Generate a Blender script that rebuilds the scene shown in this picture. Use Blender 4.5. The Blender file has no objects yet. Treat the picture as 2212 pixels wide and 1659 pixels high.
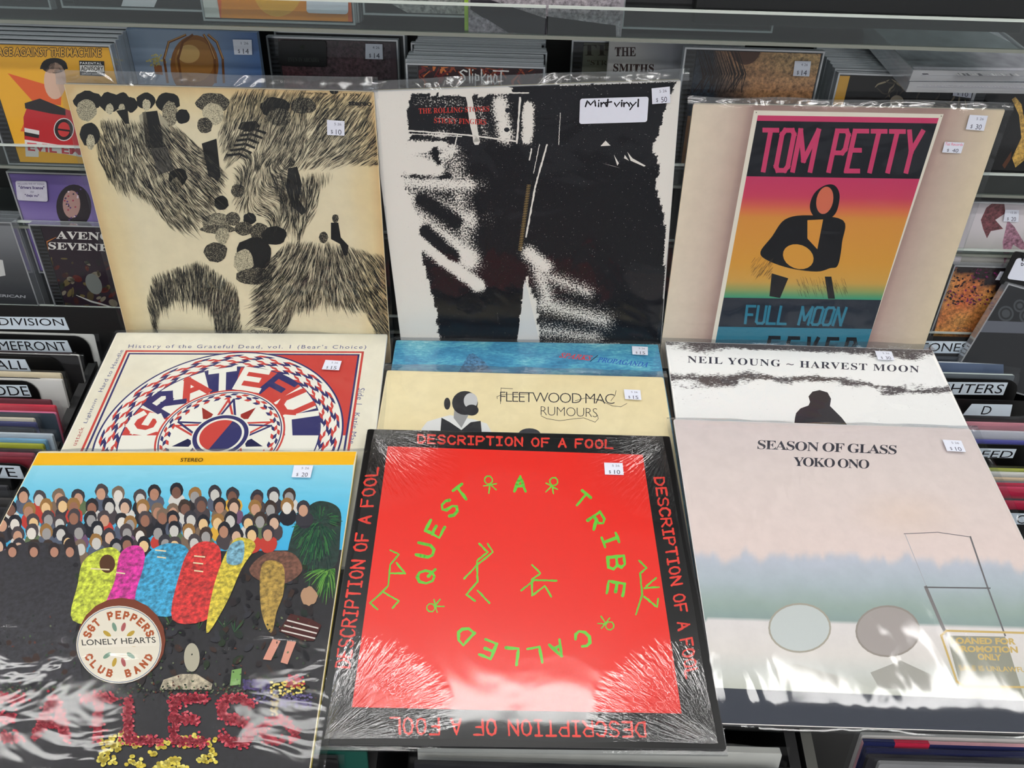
import bpy, math, random
from math import sin, cos, pi, radians, sqrt, floor
from mathutils import Vector, Matrix
random.seed(7)
sc = bpy.context.scene
COL = sc.collection

# ------------------------------------------------------------------ camera
FPX, CX, CY, CAMZ = 1700.0, 1106.0, 829.5, 1.55
PITCH, ROLL = radians(36), radians(1.7)
def mat3(rows): return Matrix(rows)
_R = mat3(((cos(ROLL), sin(ROLL), 0), (-sin(ROLL), cos(ROLL), 0), (0, 0, 1)))
_W = mat3(((1, 0, 0), (0, sin(PITCH), cos(PITCH)), (0, -cos(PITCH), sin(PITCH))))
M = _R @ _W                      # world -> camera axes
MT = M.transposed()
CAM = Vector((0, 0, CAMZ))
cd = bpy.data.cameras.new('camera'); cam = bpy.data.objects.new('camera', cd); COL.objects.link(cam)
cd.sensor_width = 36; cd.lens = FPX / 2212 * 36; cd.clip_start = 0.02; cd.clip_end = 60
cam.matrix_world = Matrix.Translation(CAM) @ MT.to_4x4()
sc.camera = cam

# ------------------------------------------------------------------ world, exposure
sc.view_settings.view_transform = 'Standard'; sc.view_settings.look = 'None'
sc.view_settings.exposure = 0.0; sc.view_settings.gamma = 1.0; sc.view_settings.use_curve_mapping = False
WORLD_STRENGTH = 0.58
LAMP = 23.5
w = bpy.data.worlds.new('shop_air'); sc.world = w; w.use_nodes = True
w.node_tree.nodes['Background'].inputs[0].default_value = (0.96, 0.98, 1.0, 1)
w.node_tree.nodes['Background'].inputs[1].default_value = WORLD_STRENGTH
try:
    sc.cycles.transparent_max_bounces = 32; sc.cycles.max_bounces = 10
    sc.cycles.sample_clamp_indirect = 6
except Exception: pass

# ------------------------------------------------------------------ helpers
def lin(c):
    r = []
    for x in c[:3]:
        x = x / 255.0
        r.append(x / 12.92 if x <= .04045 else ((x + .055) / 1.055) ** 2.4)
    return (r[0], r[1], r[2], 1.0)

def ray(px, py): return MT @ Vector(((px - CX) / FPX, -(py - CY) / FPX, -1.0))
def on_y(px, py, Y):
    r = ray(px, py); return CAM + r * (Y / r.y)
def on_plane(px, py, o, n):
    r = ray(px, py); return CAM + r * ((o - CAM).dot(n) / r.dot(n))

def tag(o, label=None, cat=None, group=None, kind=None):
    if label: o['label'] = label
    if cat: o['category'] = cat
    if group: o['group'] = group
    if kind: o['kind'] = kind
    return o
def empty(name, mw, label, cat, group=None):
    o = bpy.data.objects.new(name, None); COL.objects.link(o); o.matrix_world = mw
    o.empty_display_size = .02
    return tag(o, label, cat, group)
def link(name, me, parent=None, mats=None):
    o = bpy.data.objects.new(name, me); COL.objects.link(o)
    if parent: o.parent = parent
    return o

# ------------------------------------------------------------------ materials
MATS = {}
def nm(name):
    m = bpy.data.materials.new(name); m.use_nodes = True
    nt = m.node_tree; b = nt.nodes['Principled BSDF']; return m, nt, b
def N(nt, t, **k):
    n = nt.nodes.new(t)
    for a, v in k.items(): setattr(n, a, v)
    return n
def plain(name, rgb, rough=.5, metal=0, bump=0, scale=200, coat=0, spec=.5, var=.12):
    if name in MATS: return MATS[name]
    m, nt, b = nm(name); L = nt.links
    b.inputs['Roughness'].default_value = rough; b.inputs['Metallic'].default_value = metal
    b.inputs['Coat Weight'].default_value = coat; b.inputs['Specular IOR Level'].default_value = spec
    tc = N(nt, 'ShaderNodeTexCoord'); no = N(nt, 'ShaderNodeTexNoise'); no.inputs['Scale'].default_value = scale
    L.new(tc.outputs['Object'], no.inputs['Vector'])
    mx = N(nt, 'ShaderNodeMix', data_type='RGBA'); c = lin(rgb)
    mx.inputs[6].default_value = tuple(x * (1 - var) for x in c[:3]) + (1,)
    mx.inputs[7].default_value = tuple(min(1, x * (1 + var)) for x in c[:3]) + (1,)
    L.new(no.outputs['Fac'], mx.inputs[0]); L.new(mx.outputs[2], b.inputs['Base Color'])
    if bump:
        bp = N(nt, 'ShaderNodeBump'); bp.inputs['Strength'].default_value = bump; bp.inputs['Distance'].default_value = .001
        L.new(no.outputs['Fac'], bp.inputs['Height']); L.new(bp.outputs[0], b.inputs['Normal'])
    MATS[name] = m; return m

def print_mat(name='print', rough=.42, mottle=0, mscale=300, spec=.4, bump=.05):
    if name in MATS: return MATS[name]
    m, nt, b = nm(name); L = nt.links
    at = N(nt, 'ShaderNodeAttribute', attribute_name='Col')
    tc = N(nt, 'ShaderNodeTexCoord'); no = N(nt, 'ShaderNodeTexNoise'); no.inputs['Scale'].default_value = mscale
    no.inputs['Detail'].default_value = 5; no.inputs['Roughness'].default_value = .65
    L.new(tc.outputs['Object'], no.inputs['Vector'])
    mr = N(nt, 'ShaderNodeMapRange'); L.new(no.outputs['Fac'], mr.inputs[0])
    mr.inputs[1].default_value = .35; mr.inputs[2].default_value = .65
    mr.inputs[3].default_value = 1 - mottle; mr.inputs[4].default_value = 1 + mottle * .8
    mu = N(nt, 'ShaderNodeVectorMath', operation='SCALE'); L.new(at.outputs['Color'], mu.inputs[0]); L.new(mr.outputs[0], mu.inputs['Scale'])
    L.new(mu.outputs[0], b.inputs['Base Color'])
    b.inputs['Roughness'].default_value = rough; b.inputs['Specular IOR Level'].default_value = spec
    if bump:
        bp = N(nt, 'ShaderNodeBump'); bp.inputs['Strength'].default_value = bump; bp.inputs['Distance'].default_value = .0005
        L.new(no.outputs['Fac'], bp.inputs['Height']); L.new(bp.outputs[0], b.inputs['Normal'])
    MATS[name] = m; return m

def grain_mat(name, dark, light, scale=900, stretch=(1, 1, 1), soft=.06, dvar=None):
    """coarse-grained print: the attribute says how much light ink, noise breaks it into grains"""
    if name in MATS: return MATS[name]
    m, nt, b = nm(name); L = nt.links
    at = N(nt, 'ShaderNodeAttribute', attribute_name='Col'); sp = N(nt, 'ShaderNodeSeparateColor'); L.new(at.outputs['Color'], sp.inputs[0])
    tc = N(nt, 'ShaderNodeTexCoord'); mp = N(nt, 'ShaderNodeMapping'); mp.inputs['Scale'].default_value = stretch
    no = N(nt, 'ShaderNodeTexNoise'); no.inputs['Scale'].default_value = scale; no.inputs['Detail'].default_value = 4; no.inputs['Roughness'].default_value = .7
    L.new(tc.outputs['Object'], mp.inputs[0]); L.new(mp.outputs[0], no.inputs['Vector'])
    cr = N(nt, 'ShaderNodeMapRange'); cr.inputs[1].default_value = .3; cr.inputs[2].default_value = .7
    L.new(no.outputs['Fac'], cr.inputs[0])
    su = N(nt, 'ShaderNodeMath', operation='SUBTRACT'); L.new(sp.outputs[0], su.inputs[0]); L.new(cr.outputs[0], su.inputs[1])
    mr = N(nt, 'ShaderNodeMapRange'); mr.inputs[1].default_value = -soft; mr.inputs[2].default_value = soft
    L.new(su.outputs[0], mr.inputs[0])
    mx = N(nt, 'ShaderNodeMix', data_type='RGBA'); mx.inputs[6].default_value = lin(dark); mx.inputs[7].default_value = lin(light)
    L.new(mr.outputs[0], mx.inputs[0]); L.new(mx.outputs[2], b.inputs['Base Color'])
    b.inputs['Roughness'].default_value = .5; b.inputs['Specular IOR Level'].default_value = .2
    MATS[name] = m; return m

def water_mat():
    m, nt, b = nm('sea_print'); L = nt.links
    tc = N(nt, 'ShaderNodeTexCoord'); mp = N(nt, 'ShaderNodeMapping'); mp.inputs['Scale'].default_value = (1, 2.6, 1); mp.inputs['Rotation'].default_value = (0, 0, -.25)
    n1 = N(nt, 'ShaderNodeTexNoise'); n1.inputs['Scale'].default_value = 14; n1.inputs['Detail'].default_value = 3; n1.inputs['Distortion'].default_value = .6
    n2 = N(nt, 'ShaderNodeTexNoise'); n2.inputs['Scale'].default_value = 150; n2.inputs['Detail'].default_value = 6; n2.inputs['Roughness'].default_value = .7
    L.new(tc.outputs['Object'], mp.inputs[0]); L.new(mp.outputs[0], n1.inputs['Vector']); L.new(mp.outputs[0], n2.inputs['Vector'])
    ad = N(nt, 'ShaderNodeMix'); ad.inputs[0].default_value = .45; L.new(n1.outputs['Fac'], ad.inputs[2]); L.new(n2.outputs['Fac'], ad.inputs[3])
    cr = N(nt, 'ShaderNodeValToRGB'); e = cr.color_ramp.elements
    e[0].position = .36; e[0].color = lin((52, 112, 150)); e[1].position = .66; e[1].color = lin((176, 222, 226))
    k = e.new(.47); k.color = lin((70, 146, 184)); k = e.new(.56); k.color = lin((104, 184, 202))
    L.new(ad.outputs[0], cr.inputs[0]); L.new(cr.outputs[0], b.inputs['Base Color']); b.inputs['Roughness'].default_value = .35
    MATS['sea_print'] = m; return m

def clear_mat(name, rough=.06, gloss=.014, edge=.2, tint=(249, 250, 251), milky=.004, bscale=18, bstr=.35, bdist=.004, crinkle=False, stretch=(1, 1, 1), half=.16):
    """thin clear plastic film or case wall: see-through, with a wavy gloss"""
    if name in MATS: return MATS[name]
    m, nt, b = nm(name); L = nt.links; nt.nodes.remove(b); out = nt.nodes['Material Output']
    tr = N(nt, 'ShaderNodeBsdfTransparent'); tr.inputs[0].default_value = lin(tint)
    gl = N(nt, 'ShaderNodeBsdfGlossy'); gl.inputs['Roughness'].default_value = rough; gl.inputs['Color'].default_value = (1, 1, 1, 1)
    di = N(nt, 'ShaderNodeBsdfDiffuse'); di.inputs[0].default_value = lin((225, 230, 236))
    lw = N(nt, 'ShaderNodeLayerWeight'); lw.inputs['Blend'].default_value = .15
    mr = N(nt, 'ShaderNodeMapRange'); mr.inputs[3].default_value = gloss; mr.inputs[4].default_value = edge
    L.new(lw.outputs['Facing'], mr.inputs[0])
    tc = N(nt, 'ShaderNodeTexCoord'); mp = N(nt, 'ShaderNodeMapping'); mp.inputs['Scale'].default_value = stretch
    L.new(tc.outputs['Object'], mp.inputs[0])
    no = N(nt, 'ShaderNodeTexNoise'); no.inputs['Scale'].default_value = bscale; no.inputs['Detail'].default_value = 2.5; no.inputs['Distortion'].default_value = .8
    L.new(mp.outputs[0], no.inputs['Vector']); h = no.outputs['Fac']; facsock = mr.outputs[0]
    if crinkle:      # creases fanning out of the corners of tight shrink wrap
        sx = N(nt, 'ShaderNodeSeparateXYZ'); L.new(tc.outputs['Object'], sx.inputs[0])
        ax = N(nt, 'ShaderNodeMath', operation='ABSOLUTE'); L.new(sx.outputs[0], ax.inputs[0])
        dx = N(nt, 'ShaderNodeMath', operation='SUBTRACT'); dx.inputs[0].default_value = half; L.new(ax.outputs[0], dx.inputs[1])
        sy = N(nt, 'ShaderNodeMath', operation='SUBTRACT'); L.new(sx.outputs[1], sy.inputs[0]); sy.inputs[1].default_value = half
        ay = N(nt, 'ShaderNodeMath', operation='ABSOLUTE'); L.new(sy.outputs[0], ay.inputs[0])
        dy = N(nt, 'ShaderNodeMath', operation='SUBTRACT'); dy.inputs[0].default_value = half; L.new(ay.outputs[0], dy.inputs[1])
        an = N(nt, 'ShaderNodeMath', operation='ARCTAN2'); L.new(dy.outputs[0], an.inputs[0]); L.new(dx.outputs[0], an.inputs[1])
        cv = N(nt, 'ShaderNodeCombineXYZ'); L.new(dx.outputs[0], cv.inputs[0]); L.new(dy.outputs[0], cv.inputs[1])
        ln = N(nt, 'ShaderNodeVectorMath', operation='LENGTH'); L.new(cv.outputs[0], ln.inputs[0])
        sg = N(nt, 'ShaderNodeMath', operation='MULTIPLY'); L.new(sx.outputs[0], sg.inputs[0]); sg.inputs[1].default_value = 9
        a2 = N(nt, 'ShaderNodeMath', operation='MULTIPLY'); L.new(an.outputs[0], a2.inputs[0]); a2.inputs[1].default_value = 22
        r2 = N(nt, 'ShaderNodeMath', operation='MULTIPLY'); L.new(ln.outputs[1], r2.inputs[0]); r2.inputs[1].default_value = 55
        c2 = N(nt, 'ShaderNodeCombineXYZ'); L.new(a2.outputs[0], c2.inputs[0]); L.new(r2.outputs[0], c2.inputs[1]); L.new(sg.outputs[0], c2.inputs[2])
        n2 = N(nt, 'ShaderNodeTexNoise'); n2.inputs['Scale'].default_value = 1.2; n2.inputs['Detail'].default_value = 3; L.new(c2.outputs[0], n2.inputs['Vector'])
        f = N(nt, 'ShaderNodeMapRange'); f.inputs[1].default_value = .015; f.inputs[2].default_value = .11; f.inputs[3].default_value = 4.5; f.inputs[4].default_value = 0.0
        L.new(ln.outputs[1], f.inputs[0])
        mm = N(nt, 'ShaderNodeMath', operation='MULTIPLY'); L.new(n2.outputs['Fac'], mm.inputs[0]); L.new(f.outputs[0], mm.inputs[1])
        ad = N(nt, 'ShaderNodeMath', operation='ADD'); L.new(no.outputs['Fac'], ad.inputs[0]); L.new(mm.outputs[0], ad.inputs[1]); h = ad.outputs[0]
        gm = N(nt, 'ShaderNodeMath', operation='MULTIPLY_ADD'); L.new(f.outputs[0], gm.inputs[0]); gm.inputs[1].default_value = .035; L.new(mr.outputs[0], gm.inputs[2]); facsock = gm.outputs[0]
    bp = N(nt, 'ShaderNodeBump'); bp.inputs['Strength'].default_value = bstr; bp.inputs['Distance'].default_value = bdist
    L.new(h, bp.inputs['Height']); L.new(bp.outputs[0], gl.inputs['Normal'])
    m1 = N(nt, 'ShaderNodeMixShader'); m1.inputs[0].default_value = milky; L.new(tr.outputs[0], m1.inputs[1]); L.new(di.outputs[0], m1.inputs[2])
    m2 = N(nt, 'ShaderNodeMixShader'); L.new(facsock, m2.inputs[0]); L.new(m1.outputs[0], m2.inputs[1]); L.new(gl.outputs[0], m2.inputs[2])
    L.new(m2.outputs[0], out.inputs['Surface'])
    MATS[name] = m; return m

PR = print_mat('print', rough=.55, spec=.18)
PRG = print_mat('glossy_print', rough=.3, spec=.3, bump=0)
MOT = print_mat('mottled_print', mottle=.6, mscale=260, bump=0)
MOTF = print_mat('flower_print', mottle=.8, mscale=420, bump=0)
AGED = print_mat('aged_print', mottle=.035, mscale=60, rough=.5)
WATER = water_mat()
GR_BW = grain_mat('grain_black_white', (13, 14, 22), (236, 232, 224), scale=560, soft=.09)
HALF = grain_mat('halftone', (34, 32, 32), (214, 204, 172), scale=1100, soft=.3)
GR_NY = grain_mat('grain_sepia_white', (84, 78, 80), (242, 242, 240), scale=210, stretch=(1, 3.6, 1), soft=.12)
FILM = clear_mat('sleeve_film', bscale=13, bstr=.5, bdist=.006)
FILMS = clear_mat('sleeve_film_streaky', bscale=15, bstr=.5, bdist=.0032, gloss=.013, stretch=(.8, 1.7, 1), rough=.08)
FILM2 = clear_mat('sleeve_film_low', bscale=9, bstr=.4, bdist=.004, gloss=.017)
WRAP = clear_mat('shrink_wrap', bscale=12, bstr=.4, bdist=.0016, crinkle=True, rough=.1, gloss=.028, milky=.006, half=.157)
CASE = clear_mat('jewel_case_plastic', rough=.05, gloss=.022, edge=.25, milky=.006, bscale=5, bstr=.1, bdist=.002)
RIM = clear_mat('case_rim_plastic', rough=.12, gloss=.22, edge=.9, milky=.34, bscale=40, bstr=.2, bdist=.001, tint=(200, 205, 212))
FILMTOP = clear_mat('sleeve_film_crumpled', rough=.12, gloss=.1, edge=.6, milky=.045, bscale=19, bstr=.8, bdist=.006, tint=(226, 230, 234))
ACRYL = clear_mat('acrylic_sheet', rough=.04, gloss=.03, edge=.3, tint=(226, 232, 231), milky=.012, bscale=2, bstr=.05)
ACEDGE = plain('acrylic_edge', (205, 214, 208), .15, scale=6)
BLACK = plain('black_board', (14, 14, 15), .45, bump=.1)
BLACKP = plain('black_plastic', (10, 10, 11), .3, bump=.05)
TRAY = plain('dark_tray', (44, 46, 50), .35)
CREAM = plain('cream_card', (226, 212, 178), .6, scale=40, var=.05)
WHITEC = plain('white_card', (226, 224, 220), .6, scale=40, var=.04)
TAN = plain('worn_tan_card', (196, 166, 122), .7, scale=60)
DARKC = plain('dark_card', (34, 34, 38), .5)
STICK = plain('sticker_paper', (222, 226, 240), .5, var=.02)

# ------------------------------------------------------------------ mesh builder
class MB:
    def __init__(s): s.v = []; s.f = []; s.c = []; s.m = []; s.mats = []
    def mi(s, m):
        if m not in s.mats: s.mats.append(m)
        return s.mats.index(m)
    def poly(s, pts, col=(255, 255, 255), mat=None, cols=None):
        n = len(s.v); s.v += [tuple(p) for p in pts]; s.f.append(tuple(range(n, n + len(pts))))
        s.c.append([lin(x) for x in cols] if cols else [lin(col)] * len(pts)); s.m.append(s.mi(mat or PR))
    def box(s, lo, hi, col=(255, 255, 255), mat=None):
        (a, b, c), (d, e, f) = lo, hi
        P = [(a, b, c), (d, b, c), (d, e, c), (a, e, c), (a, b, f), (d, b, f), (d, e, f), (a, e, f)]
        for q in ((0, 3, 2, 1), (4, 5, 6, 7), (0, 1, 5, 4), (1, 2, 6, 5), (2, 3, 7, 6), (3, 0, 4, 7)):
            s.poly([P[i] for i in q], col, mat)
    def build(s, name, parent=None, attr=True, smooth=False):
        me = bpy.data.meshes.new(name); me.from_pydata(s.v, [], s.f)
        for m in s.mats: me.materials.append(m)
        me.polygons.foreach_set('material_index', s.m)
        if smooth: me.polygons.foreach_set('use_smooth', [True] * len(s.f))
        if attr:
            a = me.color_attributes.new('Col', 'FLOAT_COLOR', 'CORNER'); flat = []
            for c in s.c:
                for x in c: flat += x
            a.data.foreach_set('color', flat)
        me.update(); return link(name, me, parent)

def rounded(w, h, r, n=4, x0=0, y0=0):
    pts = []
    for cx, cy, a in ((w - r, r, -90), (w - r, h - r, 0), (r, h - r, 90), (r, r, 180)):
        for i in range(n + 1):
            t = radians(a + 90 * i / n); pts.append((x0 + cx + r * cos(t), y0 + cy + r * sin(t)))
    return pts
def slab(pts, z0, z1, mat, name=None, parent=None, bev=0, topmat=None):
    b = MB(); n = len(pts)
    b.poly([(x, y, z1) for x, y in pts], mat=topmat or mat); b.poly([(x, y, z0) for x, y in reversed(pts)], mat=mat)
    for i in range(n):
        (x, y), (u, v) = pts[i], pts[(i + 1) % n]
        b.poly([(x, y, z0), (u, v, z0), (u, v, z1), (x, y, z1)], mat=mat)
    return b if name is None else b.build(name, parent, attr=False)

# ------------------------------------------------------------------ lettering
_TC = {}
def text_mesh(s, bold=0, spacing=1.0, small=False, res=3):
    k = (s, bold, spacing, small)
    if k in _TC: return _TC[k]
    cu = bpy.data.curves.new('t', 'FONT'); cu.body = s; cu.size = 1; cu.resolution_u = res; cu.offset = bold
    cu.space_character = spacing; cu.fill_mode = 'FRONT'
    if small:
        cu.small_caps_scale = .78
        for i, ch in enumerate(s):
            if ch.islower(): cu.body_format[i].use_small_caps = True
    o = bpy.data.objects.new('t', cu); me = o.to_mesh()
    V = [(v.co.x, v.co.y) for v in me.vertices]; F = [tuple(p.vertices) for p in me.polygons]
    o.to_mesh_clear(); bpy.data.objects.remove(o); bpy.data.curves.remove(cu)
    if not V: V = [(0, 0), (1, 0), (1, 1)]; F = []
    x0 = min(v[0] for v in V); x1 = max(v[0] for v in V); y0 = min(v[1] for v in V); y1 = max(v[1] for v in V)
    V = [((x - x0) / (x1 - x0 or 1), (y - y0) / (y1 - y0 or 1)) for x, y in V]
    _TC[k] = (V, F); return V, F
def serif(s, kind='bold'):
    base = {'bold': (0x1D400, 0x1D41A), 'italic': (0x1D434, 0x1D44E), 'mono': (0x1D670, 0x1D68A)}[kind]
    r = ''
    for ch in s:
        if 'A' <= ch <= 'Z': r += chr(base[0] + ord(ch) - 65)
        elif 'a' <= ch <= 'z': r += '\u210e' if (kind == 'italic' and ch == 'h') else chr(base[1] + ord(ch) - 97)
        elif '0' <= ch <= '9' and kind == 'mono': r += chr(0x1D7F6 + ord(ch) - 48)
        else: r += ch
    return r
# simple drawn capitals, as pen strokes in a unit box
G = {
 'A': [[(0, 0), (.5, 1), (1, 0)], [(.2, .36), (.8, .36)]],
 'B': [[(0, 0), (0, 1), (.7, 1), (.92, .78), (.7, .53), (0, .53)], [(.7, .53), (1, .3), (.8, 0), (0, 0)]],
 'C': [[(1, .82), (.7, 1), (.3, 1), (0, .7), (0, .3), (.3, 0), (.7, 0), (1, .2)]],
 'D': [[(0, 0), (0, 1), (.6, .97), (1, .6), (.95, .3), (.6, .03), (0, 0)]],
 'E': [[(1, 1), (0, 1), (0, 0), (1, 0)], [(0, .52), (.75, .52)]],
 'F': [[(1, 1), (0, 1), (0, 0)], [(0, .5), (.75, .5)]],
 'I': [[(.5, 0), (.5, 1)], [(.05, 1), (.95, 1)], [(.05, 0), (.95, 0)]],
 'L': [[(0, 1), (0, 0), (1, 0)]],
 'M': [[(0, 0), (0, 1), (.5, .25), (1, 1), (1, 0)]],
 'N': [[(0, 0), (0, 1), (1, 0), (1, 1)]],
 'O': [[(.5, 1), (.15, .88), (0, .5), (.15, .12), (.5, 0), (.85, .12), (1, .5), (.85, .88), (.5, 1)]],
 'P': [[(0, 0), (0, 1), (.75, 1), (1, .75), (.75, .45), (0, .45)]],
 'Q': [[(.5, 1), (.15, .88), (0, .5), (.15, .12), (.5, 0), (.85, .12), (1, .5), (.85, .88), (.5, 1)], [(.55, .35), (1.05, -.08)]],
 'R': [[(0, 0), (0, 1), (.75, 1), (1, .75), (.75, .5), (0, .5)], [(.4, .5), (1, 0)]],
 'S': [[(1, .85), (.7, 1), (.25, 1), (0, .78), (.2, .56), (.8, .45), (1, .22), (.75, 0), (.3, 0), (0, .15)]],
 'T': [[(0, 1), (1, 1)], [(.5, 1), (.5, 0)]],
 'U': [[(0, 1), (0, .25), (.25, 0), (.75, 0), (1, .25), (1, 1)]],
 'V': [[(0, 1), (.5, 0), (1, 1)]], 'Y': [[(0, 1), (.5, .5), (1, 1)], [(.5, .5), (.5, 0)]],
 'W': [[(0, 1), (.27, 0), (.5, .7), (.73, 0), (1, 1)]], 'K': [[(0, 0), (0, 1)], [(1, 1), (0, .45), (1, 0)]],
 'G': [[(1, .82), (.7, 1), (.3, 1), (0, .7), (0, .3), (.3, 0), (.75, 0), (1, .2), (1, .48), (.55, .48)]],
 'H': [[(0, 0), (0, 1)], [(1, 0), (1, 1)], [(0, .5), (1, .5)]],
 # block condensed forms
 'o': [[(.2, 0), (0, .1), (0, .9), (.2, 1), (.8, 1), (1, .9), (1, .1), (.8, 0), (.2, 0)]],
 'd': [[(0, 0), (0, 1), (.75, 1), (1, .85), (1, .15), (.75, 0), (0, 0)]],
 'p': [[(0, 0), (0, 1), (.8, 1), (1, .9), (1, .55), (.8, .45), (0, .45)]],
 'u': [[(0, 1), (0, .1), (.2, 0), (.8, 0), (1, .1), (1, 1)]],
 # lower-case handwriting
 'hM': [[(0, 0), (.15, .9), (.5, .25), (.9, .95), (1, .05)]], 'hi': [[(.5, .6), (.5, 0)], [(.45, .9), (.55, .95)]],
 'hn': [[(0, .6), (.05, 0)], [(.05, .4), (.5, .62), (.9, .3), (1, 0)]], 'ht': [[(.5, 1.1), (.45, 0)], [(0, .55), (1, .7)]],
 'hv': [[(0, .6), (.4, 0), (1, .65)]], 'hy': [[(0, .6), (.45, .1)], [(1, .65), (.45, .1), (0, -.5)]], 'hl': [[(.5, 1.1), (.5, 0)]],
 ' ': [],
}

class Sheet:
    """the printed front of a flat thing; art points are found where the photo's sight lines meet that sheet"""
    def __init__(s, mw, h=0.0, lim=None):
        s.mw = mw; s.inv = mw.inverted(); s.n = (mw.to_3x3() @ Vector((0, 0, 1))).normalized(); s.lim = lim; s.h = h
        s.b = MB(); s.mat = PR; s.layer = 0; s.sub = 0; s.cnt = 0
    def P(s, px, py, h=None):
        h = s.h if h is None else h
        o = s.mw @ Vector((0, 0, h)); q = s.inv @ on_plane(px, py, o, s.n)
        return q.x, q.y
    def put(s, xy):
        x, y = xy
        if s.lim:
            x = min(max(x, s.lim[0]), s.lim[2]); y = min(max(y, s.lim[1]), s.lim[3])
        return (x, y, s.h + (s.layer + s.sub) * .000012)
    def up(s, n=1): s.layer += n; return s
    def L(s, pts, col, mat=None, cols=None):            # sheet coordinates
        s.b.poly([s.put(p) for p in pts], col, mat or s.mat, cols)
    def X(s, pts, col, mat=None, cols=None):            # sight-line coordinates
        s.b.poly([s.put(s.P(*p)) for p in pts], col, mat or s.mat, cols)
    def C(s, pts, col, mat=None, n=5):
        m = len(pts); q = []
        for i in range(m):
            a, b, c_, d = pts[i - 1], pts[i], pts[(i + 1) % m], pts[(i + 2) % m]
            for k in range(n):
                t = k / n; q.append(tuple(.5 * (2 * b[e] + (c_[e] - a[e]) * t + (2 * a[e] - 5 * b[e] + 4 * c_[e] - d[e]) * t * t + (3 * b[e] - a[e] - 3 * c_[e] + d[e]) * t ** 3) for e in (0, 1)))
        s.X(q, col, mat)
    def ell(s, cx, cy, rx, ry, col, rot=0, n=20, mat=None, jit=0, a0=0, a1=360):
        pts = []
        for i in range(n if a1 - a0 == 360 else n + 1):
            t = radians(a0 + (a1 - a0) * i / n); k = 1 + random.uniform(-jit, jit); x, y = rx * cos(t) * k, ry * sin(t) * k
            pts.append((cx + x * cos(rot) - y * sin(rot), cy + x * sin(rot) + y * cos(rot)))
        s.X(pts, col, mat)
    def rib(s, pts, w, col, jit=0, taper=False, mat=None, joint=True, space='X'):
        f = s.X if space == 'X' else s.L; n = len(pts); k = w if space == 'X' else w
        if jit:
            q = []
            for i in range(n - 1):
                (a, b), (c, d) = pts[i], pts[i + 1]; m = max(1, int(sqrt((a - c) ** 2 + (b - d) ** 2) / (w * 1.3)))
                for j in range(m): q.append((a + (c - a) * j / m + random.uniform(-jit, jit) * .5, b + (d - b) * j / m + random.uniform(-jit, jit) * .5))
            q.append(pts[-1]); pts = q; n = len(pts)
        W = []
        for i in range(n):
            t = 1.0
            if taper: t = max(.12, sin(pi * (i + .3) / (n - .4)))
            W.append(w * t * (1 + (random.uniform(-.28, .28) if jit else 0)) / 2)
        nr = []
        for i in range(n):
            a = pts[max(0, i - 1)]; b = pts[min(n - 1, i + 1)]; dx, dy = b[0] - a[0], b[1] - a[1]; l = sqrt(dx * dx + dy * dy) or 1
            nr.append((-dy / l, dx / l))
        if taper or jit:
            for i in range(n - 1):
                s.cnt += 1; s.sub = (s.cnt % 8) * .12
                (x, y), (u, v) = pts[i], pts[i + 1]; a, b = nr[i], nr[i + 1]
                f([(x + a[0] * W[i], y + a[1] * W[i]), (u + b[0] * W[i + 1], v + b[1] * W[i + 1]), (u - b[0] * W[i + 1], v - b[1] * W[i + 1]), (x - a[0] * W[i], y - a[1] * W[i])], col, mat)
            if jit:
                for i in (0, n - 1):
                    s.ell(pts[i][0], pts[i][1], W[i] * 1.05, W[i] * 1.05, col, n=6, mat=mat) if space == 'X' else None
                for i in range(1, n - 1):
                    s.cnt += 1; s.sub = (s.cnt % 8) * .12; s.ell(pts[i][0], pts[i][1], W[i], W[i], col, n=6, mat=mat) if space == 'X' else None
        else:
            for i in range(n - 1):
                s.cnt += 1; s.sub = (s.cnt % 8) * .12
                (x, y), (u, v) = pts[i], pts[i + 1]; dx, dy = u - x, v - y; l = sqrt(dx * dx + dy * dy) or 1; dx /= l; dy /= l; e = w / 2
                sx, sy = (x - dx * e * .9, y - dy * e * .9) if i > 0 else (x - dx * e * (.9 if joint else 0), y - dy * e * (.9 if joint else 0))
                tx, ty = (u + dx * e * .9, v + dy * e * .9) if (i < n - 2 or joint) else (u, v)
                f([(sx - dy * e, sy + dx * e), (tx - dy * e, ty + dx * e), (tx + dy * e, ty - dx * e), (sx + dy * e, sy - dx * e)], col, mat)
        s.sub = 0
    def quadmap(s, bl, br, tl, tr=None):
        tr = tr or (br[0] + tl[0] - bl[0], br[1] + tl[1] - bl[1])
        return lambda x, y: tuple(bl[i] * (1 - x) * (1 - y) + br[i] * x * (1 - y) + tl[i] * (1 - x) * y + tr[i] * x * y for i in (0, 1))
    def T(s, txt, bl, br, tl, col, tr=None, bold=0, spacing=1.0, small=False, mat=None, space='X'):
        V, F = text_mesh(txt, bold, spacing, small); q = s.quadmap(bl, br, tl, tr)
        P2 = [q(x, y) for x, y in V]; P3 = [s.put(s.P(*p) if space == 'X' else p) for p in P2]
        for f in F: s.b.poly([P3[i] for i in f], col, mat or s.mat)
    def S(s, txt, bl, br, tl, w, col, tr=None, jit=0, gap=.35, widths=None, space_w=.55, mat=None, joint=True):
        """pen-drawn capitals filling a quad"""
        q = s.quadmap(bl, br, tl, tr); ws = []
        for ch in txt: ws.append(space_w if ch == ' ' else (widths or {}).get(ch, 1.0))
        tot = sum(ws) + gap * (len(txt) - 1); x = 0
        for ch, cw in zip(txt, ws):
            for st in G.get(ch, []): s.rib([q((x + a * cw) / tot, b) for a, b in st], w, col, jit, mat=mat, joint=joint)
            x += cw + gap
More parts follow.
